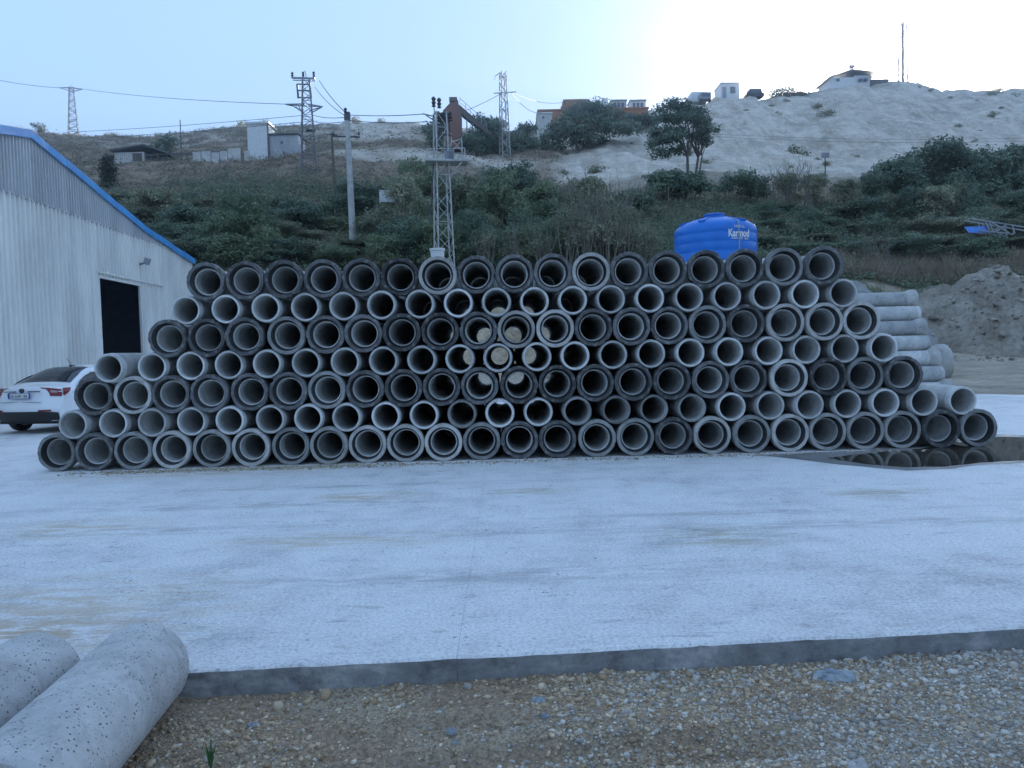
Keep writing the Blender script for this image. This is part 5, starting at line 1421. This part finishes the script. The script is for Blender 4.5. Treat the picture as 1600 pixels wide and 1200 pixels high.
# tree with bare trunks before the quarry
tree('leafy_tree', 'loose-crowned tree with forked bare trunks before the pale quarry slope', 1074, 72, 141, 7.6,
     [(-.30, .0, .40, .15, .075), (-.38, .05, .50, .13, .07), (-.22, -.1, .52, .16, .08), (-.30, .1, .62, .15, .08), (-.12, .0, .60, .15, .08), (-.24, .0, .74, .15, .08), (-.10, .1, .76, .15, .08),
      (.02, -.1, .70, .15, .08), (-.16, .0, .88, .12, .06), (-.02, .05, .86, .13, .07), (.12, .0, .80, .13, .07), (.2, .05, .70, .13, .075), (.26, -.05, .60, .12, .07), (.20, .0, .52, .11, .06), (.08, .0, .56, .12, .06), (-.3, 0, .84, .09, .05), (-.14, -.05, .42, .11, .05)],
     10500, .25, 'leaf_dark', 41, [(.02, 0, .17), (.11, .04, .15), (.16, -.03, .09)], shell=.8, clump=24)
# the big dark tree mass in front of the orange building
tree('dark_tree', 'big dense dark tree mass before the orange building', 922, 103, 146, 13.5,
     [(-.36, 0, .22, .14, .16), (-.24, 0, .38, .17, .18), (-.1, 0, .52, .18, .2), (.02, 0, .72, .17, .17), (.14, .1, .80, .14, .14), (-.08, .1, .78, .14, .14), (.2, 0, .56, .16, .18), (.08, -.1, .38, .18, .2), (-.12, -.1, .25, .18, .18), (.32, .1, .48, .15, .14), (.42, .1, .42, .13, .12), (.25, -.1, .3, .15, .15), (-.32, .1, .1, .14, .12), (.0, 0, .14, .18, .14)],
     15000, .36, 'leaf_dark', 42, [(0, 0, .25), (-.15, 0, .2)], shell=.5)
tree('dark_tree', 'dark tree crown joining the big tree on its right', 1003, 112, 176, 6.0, rnd_blobs(43, 12, .25, .8), 3500, .34, 'leaf_dark', 43, [(0, 0, .15)])
for q, (px, d, py, w_, lab) in enumerate(((684, 98, 188, 4.6, 'dark tree left of the red hopper'), (757, 97, 177, 4.6, 'feathery dark tree under the hopper conveyor'), (776, 99, 182, 4.4, 'dark tree between the hopper and the slender mast'), (738, 96, 200, 4.4, 'low dark tree below the hopper conveyor'), (826, 108, 190, 4.8, 'green bush behind the slender mast left of the white hut'), (808, 104, 200, 3.6, 'low dark bush right of the slender mast'))):
    tree('dark_tree', lab, px, d, py, w_, rnd_blobs(50 + q, 13, .12, .86), 3200, .32, 'leaf_dark', 50 + q, [(0, 0, .14)], 'dark trees around the hopper')
tree('cypress_tree', 'narrow dark cypress tree left of the low house', 171, 70, 238, 1.5, [(0, 0, .15, .42, .14), (0, 0, .3, .5, .14), (.05, 0, .45, .5, .13), (-.04, 0, .58, .46, .12), (0, 0, .72, .4, .1), (0, 0, .85, .28, .09), (0, 0, .94, .16, .06)], 3200, .17, 'leaf_cypress', 61, [(0, 0, .1)], up=.8)
tree('dark_tree', 'round dark tree behind the low white wall', 266, 92, 207, 3.6, rnd_blobs(62, 12, .15, .85), 2800, .3, 'leaf_dark', 62, [(0, 0, .12)])
tree('sparse_tree', 'small sparse tree on the skyline left of the T-shaped pylon', 66, 119, 190, 2.4, rnd_blobs(63, 7, .4, .9), 500, .26, 'leaf_olive', 63, [(0, 0, .08)], shell=.8)
for q, (px, d, py, w_, lab) in enumerate(((1028, 66, 262, 3.0, 'left one of the clipped leafy trees below the loose-crowned tree'), (1056, 66.5, 260, 3.2, 'middle one of the clipped leafy trees below the loose-crowned tree'), (1084, 66, 262, 3.0, 'right one of the clipped leafy trees below the loose-crowned tree'), (1150, 67, 262, 4.8, 'broad leafy tree right of the clipped trees above the tank'), (1180, 68, 276, 2.8, 'low leafy tree at the right of the broad one above the tank'))):
    tree('fig_tree', lab, px, d, py, w_, rnd_blobs(70 + q, 12, .38, .85, (.16, .24), (.1, .16)), 2300, .25, 'leaf_dark', 70 + q, [(-.18, 0, .06), (.12, 0, .06)], 'leafy trees above the water tank')
def mound(seed, n):
    r_ = random.Random(seed); out = []
    for k in range(n):
        z = r_.uniform(0.02, .84); a = r_.uniform(0, 6.283); q = r_.random() ** .5 * .44 * (1 - .75 * z ** 1.6)
        out.append((q * math.cos(a), q * math.sin(a), z, r_.uniform(.12, .19), r_.uniform(.11, .17)))
    return out
# brambles and big bushes on the right
for q, (px, d, py, w_, v, lab) in enumerate(((1452, 73, 203, 8.0, 3, 'tallest dark rounded bush at the right edge of the quarry'), (1400, 71, 228, 6.2, 6, 'dark bush sloping down left of the tallest one'), (1515, 74, 214, 7.0, 1, 'dark bush just right of the tallest one'), (1580, 75, 209, 7.5, 6, 'dark rounded bush cut by the right edge of the photo'), (1650, 75, 212, 7.5, 3, 'dark bush beyond the right edge'), (1365, 69, 256, 4.6, 1, 'low dark bush at the left foot of the dark bushes'), (1230, 68, 258, 3.6, 2, 'loose olive bush with bare twigs right of the leafy trees'), (1275, 68, 262, 3.6, 5, 'brownish bush below the small pale sign'), (1320, 68, 268, 3.8, 2, 'olive bush right of the small pale sign'))):
    if px > 1640: continue
    if w_ > 5: tree('bush', lab, px, d, py, w_ * 1.15, mound(80 + q, 40), 23000, .29, 'leaf_dark', 80 + q, [(0, 0, .1)], 'bushes on the right slope', 'bush', 1.2, shell=.4)
    else: bush(px, d, py, w_, v, 'bush', lab, 'bushes on the right slope', ysq=.8)
bn = 0
for px in np.arange(1195, 1640, 38):
    bn += 1
    for d, f_ in ((63, .30), (58, .58), (53, .85)):
        top_ = line(px, [(1190, 282), (1300, 285), (1360, 265), (1420, 240), (1500, 235), (1640, 235)]) * (1 - f_) + line(px, [(1190, 396), (1300, 392), (1420, 388), (1640, 398)]) * f_
        bush(px + RNG.uniform(-17, 17), d + RNG.uniform(-2.4, 2.4), top_ + RNG.uniform(-13, 10), RNG.uniform(3.0, 5.2), RNG.choice([1, 3, 6, 2, 1, 5]), 'bramble', f"green bramble on the right slope, {'upper' if d == 63 else 'middle' if d == 58 else 'lower'} line, {ORD[bn]} from the left", 'brambles on the right slope')
# small shrubs dotted over the quarry
SH = []
for v in range(3):
    Vq, Fq, tq = leaf_cloud(dome(random.Random(300 + v), 2.0, 1.0, 7), 420, .2, 310 + v, clump=14)
    SH.append(np_mesh('shrub', Vq, Fq, M['leaf_olive'], tq))
rq = random.Random(77); cnt = 0
while cnt < 48:
    px = rq.uniform(880, 1620); d = rq.uniform(82, 147)
    if px < 1000 and d > 108: continue
    p = gp(px, d); p.z -= .15
    o = link('small_shrub', SH[cnt % 3]); o.location = p; s_ = math.exp(rq.gauss(-.45, .5)) * (1.2 if px < 1000 else 1); o.scale = (s_, s_, s_ * rq.uniform(.5, .9)); o.rotation_euler = (0, 0, rq.uniform(0, 6))
    tag(o, 'small dull green shrub dotted on the pale quarry slope', 'shrub', 'shrubs dotted on the quarry slope'); cnt += 1
for px, d, s_ in ((1215, 134, 1.6), (1228, 134, 1.9), (1240, 134.5, 1.7), (1550, 148, 1.3), (1562, 149, 1.5), (1585, 149, 1.2), (600, 133, 1.0), (560, 133, 1.1), (385, 131, 1.4), (420, 131, 1.3)):
    p = gp(px, d); p.z -= .2
    o = link('small_shrub', SH[0]); o.location = p; o.scale = (s_, s_, s_); tag(o, 'dark little shrub on the skyline of the hill', 'shrub', 'shrubs on the skyline')
# bare twiggy shrubs
TW = []
for v in range(4):
    rt = random.Random(400 + v); mb = MB()
    for s_ in range(13):
        a = rt.uniform(0, 6.283); lean = rt.uniform(.05, .5); h_ = rt.uniform(2.4, 4.4)
        p0 = Vector((rt.uniform(-.25, .25), rt.uniform(-.25, .25), -.2)); p1 = p0 + Vector((math.cos(a) * lean * h_ * .35, math.sin(a) * lean * h_ * .35, h_ * .5)); p2 = p1 + Vector((math.cos(a) * lean * h_ * .4 + rt.uniform(-.3, .3), math.sin(a) * lean * h_ * .4, h_ * .5))
        mb.tube(p0, p1, .035, .024, 4, cap=False).tube(p1, p2, .024, .008, 4, cap=False)
        for q in range(5):
            t_ = rt.uniform(.1, .9); b0_ = p1.lerp(p2, t_); mb.tube(b0_, b0_ + Vector((rt.uniform(-.6, .6), rt.uniform(-.6, .6), rt.uniform(.3, .9))), .011, .005, 3, cap=False)
    Vq, Fq, tq = leaf_cloud(dome(rt, 3.2, 4.0, 8, .4), 500, .13, 420 + v, shell=.9, clump=8)
    TW.append((mb.mesh('stems', M['twig']), np_mesh('leaves', Vq, Fq, M['leaf_olive'], tq)))
for q, (px, d, py) in enumerate(((885, 43.8, 300), (915, 43.6, 288), (945, 43.7, 285), (972, 43.8, 296), (1000, 44, 330), (845, 43.9, 330), (800, 43.9, 340), (905, 47, 268), (950, 47, 270), (1235, 66, 240), (1262, 66, 246), (1212, 66, 256), (760, 44, 350), (1020, 44.4, 350))):
    p = gp(px, d); h_ = at(px, py, d).z - p.z
    e = tag(empty('bare_shrub', p, q * 1.3), f'bare twiggy shrub {where(px)}' + (' and behind others' if 46 < d < 50 else ' below the quarry' if d > 50 else ''), 'shrub', 'bare twiggy shrubs'); s_ = h_ / 4.2; e.scale = (s_ * .9, s_ * .9, s_)
    link('stems', TW[q % 4][0], e); link('leaves', TW[q % 4][1], e)
# undergrowth: too dense to count
def scatter(name, label, n, u0, u1, d0, d1, size, leaf, per, hgt, cover, seed, asp=.5, blade=False):
    rng = np.random.default_rng(seed)
    u = rng.uniform(u0, u1, n * 3); d = np.sqrt(rng.uniform(d0 ** 2, d1 ** 2, n * 3)); x = u * d
    k = rng.random(n * 3) < cover(x, d); x, d = x[k][:n], d[k][:n]; m_ = len(x)
    z = terrain(x, d)
    C = np.repeat(np.stack([x, d, z], -1), per, 0)
    hh = np.repeat(hgt * np.exp(rng.normal(0, .4, m_)), per)
    if blade:
        ln = hh * rng.uniform(.5, 1.2, len(C)); dr = rng.normal(0, .28, (len(C), 2))
        base = C + np.concatenate([rng.normal(0, .13, (len(C), 2)), np.zeros((len(C), 1))], 1)
        tip = base + np.stack([dr[:, 0] * ln, dr[:, 1] * ln, ln], -1)
        w_ = size * rng.uniform(.6, 1.3, len(C)); a = rng.uniform(0, 6.283, len(C)); s_ = np.stack([np.cos(a) * w_, np.sin(a) * w_, np.zeros(len(C))], -1)
        V = np.stack([base - s_, base + s_, tip + s_ * .25, tip - s_ * .25], 1).reshape(-1, 3); Fq = np.arange(len(V)).reshape(-1, 4)
    else:
        off = rng.normal(size=(len(C), 3)); off /= np.linalg.norm(off, axis=1, keepdims=True); off *= (rng.random(len(C)) ** .4)[:, None] * (hh * .8)[:, None]; off[:, 2] = np.abs(off[:, 2]) * .9
        Nn = off / (np.linalg.norm(off, axis=1, keepdims=True) + 1e-6) * .6 + rng.normal(0, .6, off.shape) + np.array([0, 0, .4]); Nn /= np.linalg.norm(Nn, axis=1, keepdims=True)
        V, Fq = leaf_quads(C + off, Nn, np.full(len(C), size), asp, rng)
    tint = np.clip(np.repeat(rng.uniform(.1, .8, m_), per) + rng.normal(0, .12, len(C)), 0, 1)
    return tag(link(name, np_mesh(name, V, Fq, M[leaf], tint)), label, kind='stuff')
def c_green(x, y): p_, g_, s_ = soil_cover(x, y); return np.clip(g_ * 1.1 - p_, 0, 1)
def c_scrub(x, y): p_, g_, s_ = soil_cover(x, y); return np.clip(1 - p_ * 1.05 - s_, 0, 1) * np.clip(fbm(x / 3, y / 3, 71, 4) * 3 - .9, 0, 1)
scatter('undergrowth', 'dense green undergrowth of ivy and brambles between the bushes', 6500, -.62, .8, 43.6, 80, .17, 'leaf_dark', 20, .75, c_green, 501)
scatter('leafy_scrub', 'olive green scrub mixed through the thicket', 3500, -.62, .8, 44.5, 84, .16, 'leaf_olive', 16, .9, c_green, 502)
scatter('dry_scrub', 'dry brown scrub over the upper slopes', 6500, -.72, .12, 62, 132, .2, 'leaf_dry', 13, .55, c_scrub, 503)
scatter('olive_scrub', 'dull olive scrub over the upper slopes', 1900, -.72, .14, 60, 132, .24, 'leaf_olive', 14, .75, c_scrub, 504)
scatter('dry_weeds', 'dry brown weeds along the foot of the right slope', 2600, .40, .75, 45.6, 52, .022, 'leaf_dry', 14, .42, lambda x, y: np.clip(fbm(x / 2, y / 2, 15, 3) * 2.4 - .4, 0, 1), 505, blade=True)
scatter('dark_weeds', 'dark low weeds along the foot of the right slope', 1700, .38, .75, 45.2, 53, .15, 'leaf_olive', 14, .5, lambda x, y: np.clip(fbm(x / 2, y / 2, 16, 3) * 2.6 - .5, 0, 1), 506)
scatter('reeds', 'green reedy grass on the sandy ground behind the right end', 240, .46, .56, 40.5, 43.5, .016, 'leaf_green', 14, .38, lambda x, y: np.clip(fbm(x, y, 17, 3) * 3 - 1, 0, 1), 507, blade=True)
rt = random.Random(9)
for q, (px, d, py) in enumerate(((1352, 50, 342), (1368, 50.2, 350), (1385, 50, 352))):
    p = gp(px, d); h_ = at(px, py, d).z - p.z
    e = tag(empty('dry_stalks', p, q), f"{['left', 'middle', 'right'][q]} clump of tall pale dry stalks on the right slope", 'dry plant', 'tall dry stalks'); e.scale = (h_ / 4.2 * .6, h_ / 4.2 * .6, h_ / 4.2)
    link('stems', TW[(q + 1) % 4][0], e)

# ------------------------------------------------------------------ bits on the ground near the camera
def lump(px, py, r, h_, label, z=-.128, seed=0, cat='cement lump', mat=None):
    p = onz(px, py, z); rl = random.Random(seed); vs = []; n = 22
    prof = [(1.0, 0), (.96, .45), (.8, .85), (.55, 1.0), (.3, .92)]
    for r_, q in prof:
        for k in range(n):
            a = 6.283 * k / n; j_ = 1 + rl.uniform(-.12, .12)
            vs.append((r * r_ * j_ * math.cos(a), r * r_ * j_ * .62 * math.sin(a), h_ * q * (1 + rl.uniform(-.3, .3)) - .01))
    vs.append((0, 0, h_ * .85))
    fs = [(b_ * n + k, b_ * n + (k + 1) % n, (b_ + 1) * n + (k + 1) % n, (b_ + 1) * n + k) for b_ in range(4) for k in range(n)] + [(4 * n + k, 4 * n + (k + 1) % n, 5 * n) for k in range(n)]
    o = MB().add(vs, fs).build('cement_lump', mat or M['cement_chunk']); o.location = p; o.rotation_euler = (0, 0, rl.uniform(-.3, .3))
    return tag(o, label, cat)
lump(1304, 1058, .105, .035, 'flat pale cement cake lying on the gravel at the right', seed=1)
lump(705, 1142, .026, .02, 'bluish cement crumb on the gravel in the middle', seed=2)
lump(712, 1160, .022, .018, 'second bluish cement crumb just below the first', seed=3)
lump(841, 1094, .036, .02, 'broken cement flake on the gravel right of the middle', seed=4)
lump(852, 1118, .026, .016, 'bluish cement flake below the broken flake', seed=5)
lump(395, 1132, .03, .016, 'white cement flake on the gravel near the pitted pipe', seed=6)
lump(690, 1110, .018, .015, 'small bluish cement bit above the crumbs', seed=7)
lump(1340, 1196, .045, .025, 'flat grey stone at the lower right of the gravel', seed=8, cat='stone', mat=M['pale'])
for q, (px, py, r, z) in enumerate(((930, 872, .03, 0), (545, 822, .04, 0), (760, 828, .035, 0), (1205, 780, .045, 0))):
    lump(px, py, r, .007, f'dark crumb of dried mortar on the slab, {["near the middle by the stain", "far left one", "middle distance one", "one nearest the puddle"][q]}', z=0.002, seed=20 + q, cat='mortar crumb', mat=M['mid'])
rs_ = random.Random(4)
p = gp(1580, 49, 378); p.z += .1
o = MB().lathe([(0, -.1), (.26, -.05), (.3, .1), (.2, .26), (0, .32)], 12, 'Z', None, ragged=lambda j, k: rs_.uniform(-.15, .15)).build('white_boulder', M['white'], None, True); o.location = p
tag(o, 'small white boulder on the weedy slope below the blue truss', 'boulder')
p = onz(330, 1206, -.12)
e = tag(empty('small_weed', p), 'small green weed at the bottom edge by the pitted pipe', 'weed')
mb = MB()
for q in range(7):
    a = q * .9; h_ = .10 + .02 * (q % 3)
    b_ = Vector((.02 * math.cos(a), .02 * math.sin(a), h_)); s_ = Vector((-math.sin(a), math.cos(a), 0)) * .006
    mb.add([(0, 0, 0), b_ * .55 + s_, b_ * 1.0 + Vector((.012 * math.cos(a), .012 * math.sin(a), 0)), b_ * .55 - s_], [(0, 1, 2, 3)])
mb.build('blades', simple('weed_green', (.04, .13, .04), None, 5, .5), e)

# ------------------------------------------------------------------ evening haze
hz = MB().box((0, 0, 37.5), (544, 544, 80))
mh = bpy.data.materials.new('haze'); mh.use_nodes = True; t = mh.node_tree
t.nodes.remove(t.nodes['Principled BSDF'])
pv = t.nodes.new('ShaderNodeVolumePrincipled'); pv.inputs['Color'].default_value = (.92, .95, 1, 1)
pv.inputs['Density'].default_value = HAZE; pv.inputs['Anisotropy'].default_value = HAZE_G
t.links.new(pv.outputs[0], t.nodes['Material Output'].inputs['Volume'])
tag(hz.build('haze', mh), 'thin bluish evening haze over the yard and hill', kind='stuff')
